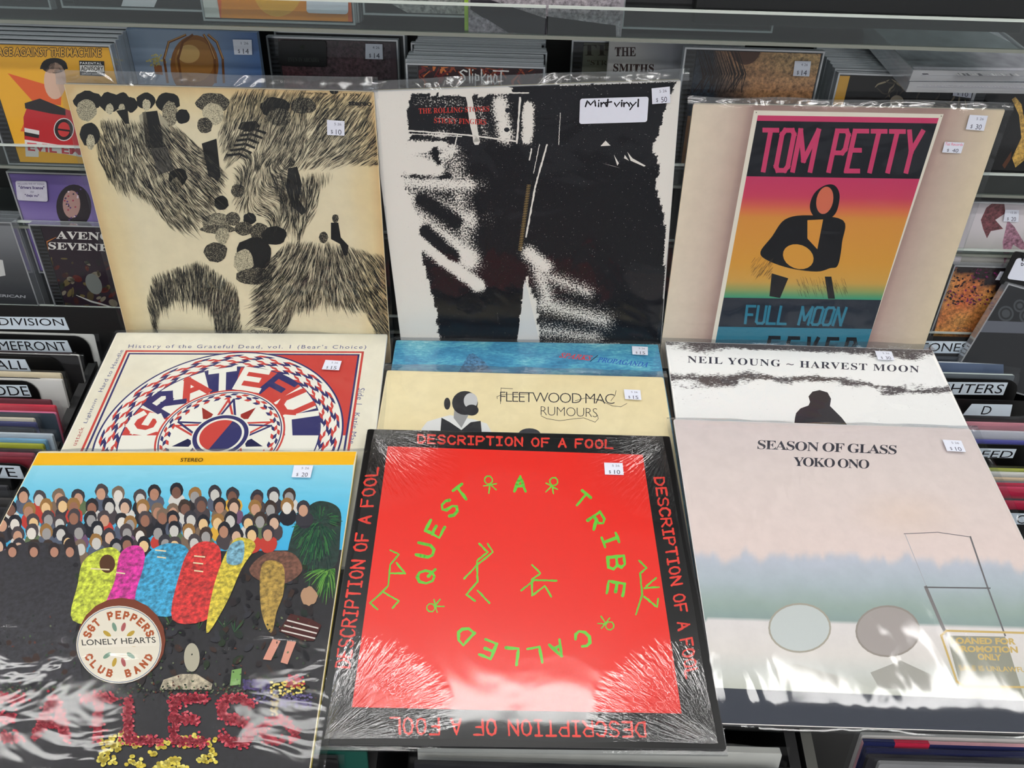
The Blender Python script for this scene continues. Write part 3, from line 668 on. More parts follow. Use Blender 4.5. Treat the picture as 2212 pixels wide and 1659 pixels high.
# ================================================================= lower rows
def art_rings(t, mw):
    c = crop(100, 700, .3436); s = sheet(mw)
    s.grid(-S / 2, 0, S / 2, S, 8, 8, lambda x, y: mix((230, 222, 198), (238, 234, 216), vn(x * 30, y * 30)), AGED); s.up(2)
    red, blue, wh = (202, 70, 62), (52, 52, 104), (240, 238, 226)
    a = s.P(*c(500, 165)); b_ = s.P(*c(1998, 172)); x0, x1, yt = a[0], b_[0], (a[1] + b_[1]) / 2; wd = x1 - x0; yb = yt - wd; cx = (x0 + x1) / 2
    cy = s.P(*c(1065, 700))[1]; R = min(wd / 2, yt - cy) * .985
    def frame(o, w_, col):
        for q in ([(x0 + o, yt - o), (x1 - o, yt - o), (x1 - o, yt - o - w_), (x0 + o, yt - o - w_)], [(x0 + o, yb + o), (x1 - o, yb + o), (x1 - o, yb + o + w_), (x0 + o, yb + o + w_)],
                  [(x0 + o, yb + o), (x0 + o + w_, yb + o), (x0 + o + w_, yt - o), (x0 + o, yt - o)], [(x1 - o, yb + o), (x1 - o - w_, yb + o), (x1 - o - w_, yt - o), (x1 - o, yt - o)]): s.L(q, col)
    frame(0, .0026, red); frame(.0045, .0022, blue); o = .0067
    s.L([(cx, cy), (x1 - o, cy), (x1 - o, yt - o), (cx, yt - o)], red); s.up()
    def pt(r, d): return (cx + r * cos(radians(d)), cy + r * sin(radians(d)))
    def ring(r0, r1, n, cols, off=0, tw=0):
        for i in range(n):
            p, q = 360 * (i + off) / n, 360 * (i + 1 + off) / n; m = (p + q) / 2
            s.L([pt(r0, p + tw), pt(r0, q + tw), pt(r1, q), pt(r1, m), pt(r1, p)], cols[i % len(cols)])
    ring(0, R, 72, [wh]); s.up(); ring(R * .985, R, 120, [blue]); ring(R * .965, R * .985, 120, [wh])
    for k in range(7): ring(R * (.965 - .022 * (k + 1)), R * (.965 - .022 * k), 84, [red, wh, blue, wh] if k % 2 else [wh, blue, red, wh], k * .8, -2.5 if k % 2 else 2.5)
    s.up(); ring(R * .80, R * .811, 120, [blue])
    ri = R * .52
    for i, cl in enumerate([red, wh, wh, blue, red, red, wh, blue]):       # wedge sectors behind the big letters
        d0 = 180 - i * 22.5
        for k in range(6): s.L([pt(ri, d0 - 22.5 * k / 6), pt(ri, d0 - 22.5 * (k + 1) / 6), pt(R * .80, d0 - 22.5 * (k + 1) / 6), pt(R * .80, d0 - 22.5 * k / 6)], cl)
    s.up()
    for i, (ch, cl) in enumerate(zip('GRATEFUL', [wh, blue, red, wh, wh, blue, red, wh])):
        d = 180 - 11.25 - i * 22.5; rm = (ri + R * .8) / 2; th = radians(d - 90); w_, h_ = R * .19, R * .23; x, y = pt(rm, d)
        for st in G[ch]:
            s.rib([(x + (p - .5) * w_ * cos(th) - (q - .5) * h_ * sin(th), y + (p - .5) * w_ * sin(th) + (q - .5) * h_ * cos(th)) for p, q in st], .0075, cl, space='L')
    s.up(); ring(0, ri, 72, [wh]); s.up(); ring(ri * .97, ri, 100, [red]); ring(ri * .93, ri * .95, 100, [blue])
    for k in range(3): ring(ri * (.92 - .045 * (k + 1)), ri * (.92 - .045 * k), 60, [red, wh, blue, wh], k * 1.5, 3 * (-1) ** k)
    s.up()
    for i in range(5):
        d = 90 + i * 72
        for off, cl in ((-3, blue), (3, red)):
            p, q = pt(ri * .78, d + off), pt(ri * .78, d + 144 + off); s.rib([p, q], .0024, cl, space='L'); 
        for cl, r_ in ((red, .012), (wh, .0)): s.L([pt(ri * .5, d + 26), pt(ri * .74, d + 36), pt(ri * .5, d + 46), pt(ri * .42, d + 36)], [red, blue][i % 2])
    s.up(); rd = R * .235; ring(0, rd, 48, [wh]); s.up(); ring(0, rd * .95, 48, [blue]); s.up(); ring(0, rd * .80, 48, [wh]); s.up()
    for i in range(48): s.L([pt(0, 0), pt(rd * .72, i * 7.5), pt(rd * .72, (i + 1) * 7.5)], red if 60 < i * 7.5 < 245 else blue)
    s.up(); s.build('cover_print', t)
    ink = (96, 100, 140)
    s.T('History of the Grateful Dead, vol. 1 (Bear\'s Choice)', c(513, 158), c(2008, 163), c(520, 128), ink, spacing=1.25); s.build('title_lettering', t)
    s.T('Hard to Handle', c(352, 428), c(487, 165), c(325, 425), ink, tr=c(462, 163), spacing=1.1); s.T('Lightnin', c(262, 625), c(328, 472), c(233, 622), ink, tr=c(301, 470), spacing=1.1)
    s.T('ustack', c(188, 765), c(240, 650), c(160, 762), (180, 80, 80), tr=c(212, 648), spacing=1.1); s.build('side_lettering', t)
    s.T('Side 1', c(1962, 402), c(1948, 505), c(2003, 404), ink, tr=c(1985, 507), spacing=1.1); s.T('Katie Mae', c(1940, 558), c(1905, 752), c(1972, 560), ink, tr=c(1938, 754), spacing=1.1)
    s.build('lettering', t)
mw = pose(9.8, 2.99, .9, (-.4615, .7681, -.501), 1.004)
t = record('cream sleeve with red, white and blue rings, below the ink-lined sleeve', mw, WHITEC, front=WHITEC, film=FILM2, over=(.004, .007, .007), seed=12)
art_rings(t, mw)
c = crop(100, 700, .3436); sticker(t, mw, q4(c, (1755, 225), (1857, 232), (1840, 290), (1732, 284)), '15', .0028)

def art_sea(t, mw):
    c = crop(800, 700, .3074); s = sheet(mw); s.L([(-1, -1), (1, -1), (1, 1), (-1, 1)], (100, 170, 200), WATER); s.up(2)
    s.X(cps(c, (640, 300), (690, 215), (720, 205), (800, 262), (830, 300), (860, 340), (620, 340)), (78, 124, 160), MOT); s.up()
    s.build('cover_print', t)
    s.T(serif('SPARKS', 'italic'), c(1325, 235), c(1548, 258), c(1340, 200), (208, 70, 80), bold=.02); s.rib(cps(c, (1545, 262), (1597, 222)), 1.6, (40, 40, 50))
    s.T(serif('PROPAGANDA', 'italic'), c(1592, 266), c(1945, 303), c(1602, 232), (52, 96, 184), bold=.016); s.build('lettering', t)
mw = pose(10, .77, -.3, (-.1409, .7937, -.5166), .997)
t = record('blue sea-print sleeve, just below the grainy black one', mw, plain('blue_edge', (90, 150, 180), .5), film=FILM2, over=(.004, .005, .010), seed=15)
art_sea(t, mw)
c = crop(800, 700, .3074); sticker(t, mw, q4(c, (1838, 155), (1950, 160), (1950, 218), (1842, 212)), '15', .0028)

def art_cream(t, mw):
    c = crop(800, 700, .3074); s = sheet(mw); s.grid(-S / 2, 0, S / 2, S, 8, 8, lambda x, y: mix((232, 214, 166), (238, 224, 180), vn(x * 22, y * 22, 4)), AGED); s.up(2)
    K, W_ = (44, 44, 48), (222, 222, 220)
    s.X(cps(c, (360, 735), (400, 685), (500, 655), (560, 640), (730, 670), (820, 700), (850, 755), (850, 780), (355, 780)), W_); s.up()
    s.X(cps(c, (500, 658), (560, 690), (640, 745), (705, 690), (775, 680), (785, 780), (490, 780)), K); s.up()
    s.X(cps(c, (590, 600), (640, 560), (690, 640), (640, 730), (585, 660)), (150, 150, 150)); s.up(); s.ell(*c(665, 555), 28, 26, K); s.ell(*c(540, 560), 7, 13, K); s.up(); s.ell(*c(705, 540), 15, 17, (196, 196, 196)); s.up(); s.ell(*c(712, 605), 15, 12, K)
    s.ell(*c(1118, 775), 24, 13, (60, 60, 66)); s.up(); s.build('cover_print', t)
    ink = (52, 50, 54)
    s.T('FLEETWOOD MAC', c(912, 545), c(1715, 562), c(912, 475), ink, bold=-.014, spacing=.82); s.T('RUMOURS', c(1197, 640), c(1595, 655), c(1197, 578), ink, bold=-.02, spacing=.9)
    for P in ([(915, 560), (918, 450), (1000, 455)], [(892, 525), (890, 510), (930, 495), (1120, 492)], [(1440, 540), (1510, 520), (1600, 530), (1700, 575), (1760, 582), (1803, 558)], [(1690, 540), (1720, 500), (1726, 468)], [(1200, 645), (1240, 665), (1330, 680), (1440, 665), (1500, 660), (1580, 690), (1602, 665), (1596, 640)]):
        s.rib(cps(c, *P), 1.0, ink, taper=False)
    s.build('lettering', t)
mw = pose(10.9, .36, .0, (-.1436, .7359, -.5205), .992)
t = record('pale yellow sleeve with thin black lettering, below the sea-print sleeve', mw, CREAM, film=FILM2, over=(.004, .005, .012), seed=18)
art_cream(t, mw)
c = crop(800, 700, .3074); sticker(t, mw, q4(c, (1782, 458), (1897, 464), (1905, 533), (1790, 527)), '15', .0028)

def art_dusk(t, mw):
    c = crop(1420, 700, .3436); s = sheet(mw)
    def val(px, py):
        x, y = (px - 1420) / .3436, (py - 700) / .3436; y -= (x - 60) * .035; n = 60 * (vn(x / 160, y / 40, 3) - .5) + 26 * (vn(x / 40, y / 18, 4) - .5); y += n
        d1 = 1 - sm((y - 120) / 70) ; d1 *= .75 + .3 * vn(x / 200, 2, 6)
        yy = y - 330 + 22 * sin(x / 330) - (22 if x < 500 else 0); d2 = max(0, 1 - abs(yy) / (60 if x < 620 else 44)); d2 *= .95
        d3 = .25 * max(0, 1 - abs(y - 440) / 60) * (1 if x < 350 or x > 1500 else .15)
        return 1 - max(d1, d2, d3) * .95
    s.grid(-S / 2, 0, S / 2, S, 60, 110, lambda x, y: dn(val(*s.photo((x, y))) * 1.12), GR_NY); s.up(2)
    K = (48, 48, 54)
    s.X(cps(c, (865, 590), (872, 560), (900, 530), (950, 512), (960, 490), (950, 455), (975, 425), (1020, 415), (1070, 430), (1092, 470), (1085, 515), (1130, 560), (1160, 590), (1198, 640), (1240, 800), (840, 800)), K); s.up()
    s.build('cover_print', t)
    s.T(serif('Neil Young ~ Harvest Moon'.upper()), c(190, 243), c(1645, 306), c(190, 200), (56, 56, 70), spacing=1.12)
    s.build('lettering', t)
mw = pose(10.8, -1.07, -.8, (.1863, .814, -.5198), .972)
t = record('white and charcoal sleeve with a dark mound, below the poster sleeve', mw, WHITEC, film=FILM, over=(.004, .003, .012), seed=21, wav=.002)
art_dusk(t, mw)
c = crop(1420, 700, .3436); sticker(t, mw, q4(c, (1367, 168), (1472, 172), (1492, 227), (1388, 223)), '30', .0032)

def art_crowd(t, mw):
    c = crop(0, 960, .42127); s = sheet(mw, (-S / 2 + .0008, .0008, S / 2 - .0008, S - .0008)); random.seed(3)
    blk = (24, 22, 28)
    s.L([(-1, -1), (1, -1), (1, 1), (-1, 1)], (232, 222, 190)); s.up(); s.X(cps(c, (180, 44), (1830, 38), (1812, 105), (100, 110)), (246, 186, 28)); s.X(cps(c, (160, 44), (-1500, 1900), (1500, 1900), (1812, 105), (100, 105)), (250, 222, 40)); s.up()
    s.field(c(167, 108), c(1812, 105), c(1775, 560), c(-140, 560), 6, 8, lambda u, v: ramp([(0, (64, 172, 220)), (.5, (90, 190, 226)), (1, (150, 214, 232))], v)); s.up()
    s.X(cps(c, (-140, 560), (1778, 540), (1560, 1900), (-1300, 1900)), blk, MOT); s.up()
    # foliage mass at right
    s.C(cps(c, (1560, 340), (1640, 290), (1740, 330), (1745, 460), (1720, 620), (1600, 640), (1480, 600), (1500, 450)), (22, 50, 42), MOT); s.up()
    for i in range(520):
        x, y = random.gauss(1630, 75), random.gauss(430, 100)
        if y < 330 or x < 1500 + .2 * (y - 300) or x > 1750 - (y - 105) * .13: continue
        a = math.atan2(y - 400, x - 1640); l = random.uniform(20, 48); s.rib(cps(c, (x, y), (x + l * cos(a), y + l * sin(a) + 14)), 2.6, random.choice(((24, 62, 48), (32, 84, 56), (18, 44, 40), (54, 112, 60))), taper=True)
    for i in range(90):
        a = random.uniform(-.2, 3.3); l = random.uniform(60, 160); x, y = 1690, 640; s.rib([c(min(x + l * k * cos(a) * .8, 1730 - (y - 560) * .16), y + l * k * sin(a) * .8 + 40 * k * k) for k in (0, .4, .8, 1.1)], 2.2, random.choice(((60, 120, 50), (110, 160, 70), (30, 70, 40))), taper=True)
    s.up()
    # rows of rounded shapes, a plain stand-in for the printed crowd
    skin = [(196, 150, 124), (176, 128, 104), (208, 172, 148), (150, 104, 84), (200, 196, 190), (156, 152, 150), (222, 214, 204), (120, 84, 70), (226, 190, 140)]
    cloth = [(36, 34, 40), (52, 50, 58), (70, 62, 66), (28, 30, 40), (120, 100, 84), (84, 92, 110), (190, 60, 50), (218, 168, 60), (210, 206, 200), (92, 110, 76), (110, 80, 110)]
    for row, (y, n, x0, x1) in enumerate(((262, 15, 120, 1500), (330, 19, 60, 1540), (395, 20, 20, 1420), (460, 18, 0, 1380), (520, 13, 0, 1000))):
        for i in range(n):
            x = x0 + (x1 - x0) * i / (n - 1) + random.uniform(-18, 18); yy = y + random.uniform(-22, 18) + (20 if i < 2 else 0); s.layer += .2
            s.ell(*c(x + 4, yy + 52), 19, 20, random.choice(cloth), n=12, jit=.07); s.layer += .2
            s.ell(*c(x, yy - 6), 14.5, 17, random.choice(cloth[:5] + [(150, 110, 60), (60, 46, 40)]), n=12, jit=.06); s.layer += .2
            s.ell(*c(x + random.uniform(-4, 4), yy + 8), 10, 13, random.choice(skin), n=12, jit=.04)
    s.up()
    s.X(cps(c, (-20, 560), (150, 500), (400, 520), (420, 640), (390, 800), (420, 1200), (-700, 1300), (-400, 900)), (36, 34, 42), MOT); s.up()
    for x in (65, 175, 280, 360): s.ell(*c(x, 545 + (x > 300) * -20), 13, 17, (44, 36, 38), n=14); s.up(); s.ell(*c(x, 555), 9, 11, (180, 130, 108), n=12)
    for i in range(420):
        x, y = random.uniform(-200, 1600), random.uniform(620, 1250)
        if x < 380 and y < 1000 or x > 1740 - (y - 560) * .16: continue
        s.up(.02); s.ell(*c(x, y), random.uniform(3, 13), random.uniform(2, 9), random.choice(((30, 30, 34), (44, 38, 40), (36, 46, 40), (60, 44, 38), (26, 24, 30), (52, 52, 58), (40, 52, 36))), rot=random.uniform(0, 3), n=8, jit=.2)
    for i in range(16):
        x = random.uniform(420, 1250)
        for k in range(5): a = -1.57 + random.uniform(-.8, .8); l = random.uniform(30, 90); s.rib([c(x + l * q * cos(a), 900 + l * q * sin(a) + (x % 7) * 12) for q in (0, .5, 1)], 1.8, random.choice(((50, 90, 54), (84, 116, 62), (36, 62, 46))), taper=True)
    # coloured robes
    for P, col in [([(430, 600), (520, 540), (600, 540), (640, 640), (590, 900), (375, 905), (400, 720)], (196, 206, 62)), ([(620, 560), (700, 520), (745, 570), (735, 740), (700, 850), (545, 850), (590, 700)], (208, 48, 150)),
                   ([(760, 560), (860, 510), (965, 540), (960, 700), (890, 880), (700, 830), (735, 640)], (58, 156, 196)), ([(985, 530), (1060, 500), (1130, 540), (1125, 700), (1080, 890), (885, 900), (930, 640)], (206, 48, 46)),
                   ([(1180, 520), (1240, 480), (1312, 520), (1240, 640), (1160, 820), (1060, 970), (1100, 720)], (206, 186, 60)), ([(1180, 520), (1250, 500), (1240, 610), (1165, 610)], (120, 170, 190)),
                   ([(1280, 640), (1370, 560), (1500, 560), (1550, 650), (1450, 720), (1330, 700)], (110, 70, 54)), ([(1345, 620), (1450, 620), (1455, 760), (1420, 860), (1390, 970), (1340, 850)], (168, 136, 60))]:
        s.up(); s.C(cps(c, *P), col, MOT)
    s.up()
    for x0, y0, x1, w_ in ((800, 545, 850, 3), (810, 580, 850, 3), (1000, 575, 1050, 3), (995, 610, 1040, 3), (1000, 650, 1040, 3), (470, 640, 560, 3), (600, 660, 640, 3)): s.rib(cps(c, (x0, y0), (x1, y0 + 5)), w_, (226, 210, 170))
    s.ell(*c(552, 615), 17, 20, (84, 52, 30)); s.X(cps(c, (1490, 870), (1600, 900), (1650, 930), (1610, 1010), (1560, 1010), (1430, 960)), (74, 36, 34)); s.up()
    for i in range(3): s.rib(cps(c, (1475 - i * 14, 905 + i * 26), (1630 - i * 8, 945 + i * 26)), 3, (216, 208, 200))
    s.X(cps(c, (1400, 1000), (1440, 1010), (1390, 1110), (1350, 1105)), (214, 150, 130)); s.X(cps(c, (1475, 1010), (1520, 1015), (1475, 1130), (1440, 1120)), (214, 150, 130)); s.ell(*c(1585, 780), 18, 20, (178, 140, 110), jit=.1)
    s.X(cps(c, (930, 1180), (1010, 1180), (1090, 1230), (1085, 1260), (820, 1260), (840, 1210)), (176, 164, 140), MOT); s.up(); s.ell(*c(985, 1095), 17, 31, (176, 170, 150)); s.X(cps(c, (1190, 1160), (1240, 1150), (1235, 1235), (1180, 1240)), (120, 160, 90))
    s.up()
    for i in range(700):
        x = random.uniform(-300, 1620); y = random.gauss(1265, 18) if random.random() < .75 else random.uniform(880, 1280)
        s.ell(*c(x, y), random.uniform(1.5, 3.6), random.uniform(1, 2.6), random.choice(((46, 66, 44), (70, 92, 58), (30, 44, 36), (104, 112, 84), (92, 50, 40), (40, 36, 40))), rot=random.uniform(0, 3), n=6)
    s.up()
    for (x0, y0, x1, y1, cols, n) in ((1250, 1210, 1380, 1260, ((92, 76, 130), (70, 60, 110)), 90), (1390, 1215, 1560, 1290, ((226, 192, 80), (232, 216, 120)), 60), (1470, 1185, 1560, 1250, ((190, 50, 70),), 50), (1440, 1280, 1600, 1350, ((84, 74, 120), (120, 110, 150)), 90), (1300, 1260, 1420, 1330, ((60, 54, 90), (96, 90, 130)), 60),
                             (1390, 1290, 1425, 1400, ((180, 160, 110),), 40)):
        for i in range(n): s.ell(*c(random.uniform(x0, x1), random.uniform(y0, y1)), 3, 2.6, random.choice(cols), n=7)
    for i in range(420):       # yellow blossoms
        x = random.uniform(500, 1112); y = 1500 + random.uniform(0, 170) + 25 * sin(x / 60)
        if vn(x / 70, y / 45, 9) < .38: continue
        s.ell(*c(x, y), 5, 4.4, random.choice(((226, 206, 84), (238, 224, 120), (200, 176, 60))), n=7)
    s.up(); s.build('cover_print', t)
    # red blossoms spelling the big word
    qm = s.quadmap(c(-300, 1500), c(1300, 1532), c(-270, 1305), c(1290, 1305)); word = 'BEATLES'; gap = .42; tot = 7 + gap * 6; x = 0
    for ch in word:
        for st in G[ch]:
            for (a, b_), (d, e) in zip(st, st[1:]):
                p, q = qm((x + a) / tot, b_), qm((x + d) / tot, e); n = int(sqrt((p[0] - q[0]) ** 2 + (p[1] - q[1]) ** 2) / 1.3) + 1
                for i in range(n):
                    k = i / n
                    for r_ in range(3): s.ell(p[0] + (q[0] - p[0]) * k + random.gauss(0, 5.5), p[1] + (q[1] - p[1]) * k + random.gauss(0, 5.5), 3.4, 3.0, random.choice(((176, 44, 62), (206, 72, 88), (140, 30, 48), (216, 100, 110))), n=6)
        x += 1 + gap
    for i in range(260):
        a = random.uniform(0, 6.28); s.ell(*c(1420 + 75 * cos(a) + random.gauss(0, 12) + 30 * (a < 1), 1470 + 55 * sin(a) + random.gauss(0, 12)), 3.2, 2.8, random.choice(((176, 44, 62), (206, 72, 88), (140, 30, 48))), n=6)
    o = s.build('blossom_lettering', t)
    s.up(4); s.ell(*c(625, 1008), 95, 92, (120, 60, 40)); s.up(); s.ell(*c(612, 1030), 92, 84, (222, 214, 196), n=40); s.up(); s.ell(*c(612, 1030), 90, 82, (90, 110, 140), n=40); s.up(); s.ell(*c(612, 1030), 88.5, 80.5, (226, 218, 200), n=40); s.up()
    for r_ in range(10):
        a = radians(36 * r_); s.ell(*c(612 + 75 * cos(a), 1030 + 95 * sin(a) * (1 if abs(sin(a)) > .5 else .9)), 10, 4.5, [(186, 154, 60), (120, 150, 130), (170, 90, 90)][r_ % 3], rot=a)
    s.up(); s.X(cps(c, (420, 990), (800, 985), (805, 1035), (425, 1048)), (230, 222, 206)); s.up()
    s.T('LONELY HEARTS', c(424, 1035), c(802, 1020), c(420, 1005), (62, 60, 56), tr=c(798, 990), bold=.01)
    s.arc('SGT PEPPERS', *c(612, 1030), 72, 64, 160, 22, 8.5, 14, 4.2, (170, 84, 44)); s.arc('CLUB BAND', *c(612, 1030), 71, 64, 205, 335, 9, 13, 4.2, (170, 84, 44), flip=True)
    s.T('STEREO', c(925, 92), c(1040, 92), c(930, 73), (60, 50, 20), bold=.01); s.build('lettering', t)
mw = pose(8.9, 2.7, .5, (-.468, .5849, -.5247), 1.0)
t = record('crowded multicoloured sleeve with yellow top band and red blossom lettering, lower left', mw, plain('yellow_edge', (226, 204, 60), .5), front=CREAM, film=FILMS, over=(.004, .010, .004), seed=24)
art_crowd(t, mw)
c = crop(0, 960, .42127); sticker(t, mw, q4(c, (1508, 106), (1606, 108), (1592, 170), (1495, 168)), '20', .0028)

def art_red(t, mw):
    c = crop(660, 900, .45742); s = sheet(mw); random.seed(8)
    s.L([(-1, -1), (1, -1), (1, 1), (-1, 1)], (11, 11, 12), PRG); s.up(); s.X(cps(c, (388, 140), (1592, 180), (1776, 1402), (219, 1372)), (236, 44, 32), PRG); s.up(); s.build('cover_print', t)
    rd = (232, 64, 52); s.mat = PRG; W_ = 4.3; wd = {'I': .8}
    D = 'DESCRIPTION OF A FOOL'
    s.S(D, c(532, 124), c(1450, 150), c(532, 86), 4.2, rd, jit=.8, gap=.42, widths=wd, tr=c(1450, 112))
    s.S(D, c(208, 1186), c(343, 243), c(142, 1180), W_, rd, jit=.8, gap=.42, widths=wd, tr=c(288, 246))
    s.S(D, c(1648, 290), c(1798, 1236), c(1692, 288), W_, rd, jit=.8, gap=.42, widths=wd, tr=c(1855, 1222))
    s.S(D, c(1600, 1444), c(400, 1422), c(1606, 1512), 4.6, rd, jit=.8, gap=.42, widths=wd, tr=c(402, 1498))
    o = s.build('border_lettering', t); gr = (104, 204, 60)
    for ch, x, y, k in (('A', 1013, 318, 1), ('T', 1304, 392, 1), ('R', 1376, 492, 1), ('I', 1440, 582, 1), ('B', 1468, 690, 1.1), ('E', 1465, 812, 1.1), ('C', 1310, 1048, 1.05), ('A', 1192, 1098, 1.05), ('L', 1083, 1130, 1.1), ('L', 972, 1132, 1.1), ('E', 862, 1098, 1.1), ('D', 750, 1032, 1.1), ('Q', 568, 757, 1.15), ('U', 565, 632, 1.1), ('E', 612, 530, 1.05), ('S', 680, 432, 1.05), ('T', 738, 362, 1)):
        r = math.atan2(x - 1010, 735 - y); s.glyph(ch, *c(x, y), 24 * k, 32 * k, r, 6.2, gr, jit=.9)
    for x, y in ((870, 318), (1165, 325), (1420, 978), (610, 895)):       # small looped marks between the words
        r = math.atan2(x - 1010, 735 - y); p = c(x, y); f = lambda a, b_: (p[0] + a * cos(r) + b_ * sin(r), p[1] + a * sin(r) - b_ * cos(r))
        s.rib([f(9 * sin(q / 8 * 6.28), 9 + 9 * cos(q / 8 * 6.28)) for q in range(9)], 2.8, gr, jit=.6); s.rib([f(-14, 0), f(14, -4)], 2.8, gr, jit=.6); s.rib([f(0, 0), f(-8, -18)], 2.8, gr, jit=.6); s.rib([f(0, 0), f(9, -16)], 2.8, gr, jit=.6)
    s.build('ring_lettering', t); sq = {}
    for P in ([(400, 630), (440, 650), (400, 700), (390, 800), (340, 850), (305, 880), (340, 910)], [(400, 740), (470, 740), (430, 690)], [(370, 830), (440, 870), (410, 905)],
              [(820, 600), (860, 640), (810, 680), (812, 780), (760, 840), (800, 870)], [(750, 765), (810, 700), (885, 640), (860, 600)], [(812, 820), (868, 880)],
              [(1070, 700), (1110, 740), (1070, 770), (1070, 845), (1130, 800), (1160, 850)], [(1018, 822), (1080, 772), (1185, 775)],
              [(1575, 680), (1610, 715), (1580, 740), (1590, 840), (1560, 935)], [(1600, 810), (1670, 805)], [(1600, 850), (1660, 900), (1665, 860)], [(1610, 800), (1655, 762)]):
        sq.setdefault(int(min(P)[0] > 600) + int(min(P)[0] > 1000) + int(min(P)[0] > 1500), []).append(P)
    for k in sorted(sq):
        for P in sq[k]: s.rib(cps(c, *P), 3.9, gr, jit=.8)
        s.build('green_squiggle', t)
mw = pose(10.1, 1.28, 1.0, (-.149, .6334, -.5237), .992)
t = record('red square sleeve with black border and green ring of letters, lower middle', mw, plain('black_edge', (30, 30, 32), .5), front=DARKC, film=WRAP, over=(.001, .001, .001), tight=True, seed=27, wav=.0002)
art_red(t, mw)
c = crop(660, 900, .45742); sticker(t, mw, q4(c, (1410, 217), (1497, 219), (1503, 275), (1414, 273)), '10', .0014)

def art_haze(t, mw):
    c = crop(1420, 880, .46947); s = sheet(mw)
    def col(x, y):
        px, py = s.photo((x, y)); X_, Y_ = (px - 1420) / .46947, (py - 880) / .46947; Y_ -= (X_ - 200) * .025
        tree = 690 + 75 * (vn(X_ / 52, 1.5, 3) - .5) + 40 * (vn(X_ / 20, 4.5, 5) - .5)
        k = ramp([(50, (214, 202, 200)), (300, (222, 208, 203)), (600, (226, 208, 202))], Y_)
        k = mix(k, (224, 200, 182), .5 * max(0, 1 - sqrt(((X_ - 1150) / 300) ** 2 + ((Y_ - 470) / 130) ** 2)))
        if Y_ > tree - 30: k = mix(k, ramp([(690, (186, 192, 204)), (800, (172, 184, 190)), (900, (150, 168, 160)), (975, (138, 158, 154))], Y_ + 30 * (vn(X_ / 90, Y_ / 60, 8) - .5)), sm((Y_ - tree + 30) / 50))
        if Y_ > 978: k = ramp([(978, (222, 216, 214)), (1120, (220, 214, 208)), (1200, (204, 206, 200)), (1310, (186, 188, 176))], Y_)
        return k
    s.grid(-S / 2, 0, S / 2, S, 90, 90, col, AGED); s.up(2)
    s.X(cps(c, (262, 1290), (1687, 1350), (2000, 1362), (2000, 1560), (285, 1475)), (58, 62, 72)); s.up()
    # plain oval and upright shapes on the table line
    gy = (150, 146, 138)
    def loop(x, y, rx, ry, w_, col_, fill=None, mat=None):
        if fill: s.ell(*c(x, y), rx, ry, fill, n=32, mat=mat); s.up()
        s.rib([(c(x, y)[0] + rx * cos(a / 28 * 2 * pi), c(x, y)[1] + ry * sin(a / 28 * 2 * pi)) for a in range(29)], w_, col_, joint=False)
    s.X(cps(c, (540, 1200), (640, 1180), (880, 1250), (860, 1290), (560, 1270)), (194, 192, 184)); s.X(cps(c, (980, 1220), (1120, 1165), (1260, 1230), (1320, 1310), (1020, 1290)), (166, 164, 156))
    loop(655, 1015, 66, 52, 4, (168, 162, 148), (196, 202, 200)); loop(1060, 1030, 68, 54, 4, (150, 142, 134), (166, 158, 154))
    s.up(); s.X(cps(c, (1135, 582), (1440, 592), (1590, 1020), (1330, 1010)), (196, 200, 204), MOT) if False else None
    s.rib(cps(c, (1135, 582), (1290, 575), (1437, 596)), 1.6, (110, 104, 106)); s.rib(cps(c, (1440, 596), (1520, 830), (1600, 1050)), 3.5, (108, 106, 108)); s.rib(cps(c, (1140, 586), (1240, 830)), 1.4, (170, 170, 176)); s.rib(cps(c, (1235, 828), (1330, 1050)), 7, (126, 122, 122)); s.rib(cps(c, (1235, 828), (1530, 832)), 3, (98, 96, 98))
    s.X(cps(c, (1330, 1050), (1600, 1055), (1690, 1345), (1410, 1338)), (150, 150, 136)); s.up(); s.build('cover_print', t)
    K = (50, 50, 60)
    s.T(serif('SEASON OF GLASS'), c(460, 192), c(1100, 217), c(462, 150), K, spacing=.86); s.T(serif('YOKO ONO'), c(627, 270), c(975, 283), c(627, 228), K, spacing=.82)
    s.build('lettering', t); gd = (204, 176, 110)
    P = cps(c, (1330, 1028), (1760, 1040), (1830, 1070), (1880, 1290), (1410, 1284), (1378, 1262), (1306, 1050), (1330, 1028)); s.rib(P, 4.5, gd)
    for k, (tx, x0, x1, y) in enumerate((('LOANED FOR', 1352, 1650, 1088), ('PROMOTION', 1375, 1660, 1126), ('ONLY', 1475, 1585, 1162))): s.T(tx, c(x0, y), c(x1, y + 4), c(x0 - 4, y - 30), gd, bold=.045)
    s.T('SALE IS UNLAWFUL', c(1390, 1210), c(1720, 1220), c(1383, 1186), gd, bold=.02)
    o = s.build('gold_stamp', t); o['label'] = 'gold stamped promotional notice'
mw = pose(11.1, -.03, .12, (.1717, .655, -.5157))
t = record('pale pink hazy landscape sleeve with a gold stamp, lower right of the display', mw, plain('grey_edge', (88, 88, 90), .5), front=WHITEC, film=clear_mat('sleeve_film_creased', bscale=12, bstr=.45, bdist=.0042, gloss=.022, stretch=(1.6, .55, 1)), over=(.006, .010, .004), seed=30, wav=.0018)
art_haze(t, mw)
c = crop(1420, 880, .46947); sticker(t, mw, q4(c, (1312, 148), (1398, 153), (1420, 205), (1333, 200)), '10', .0034)

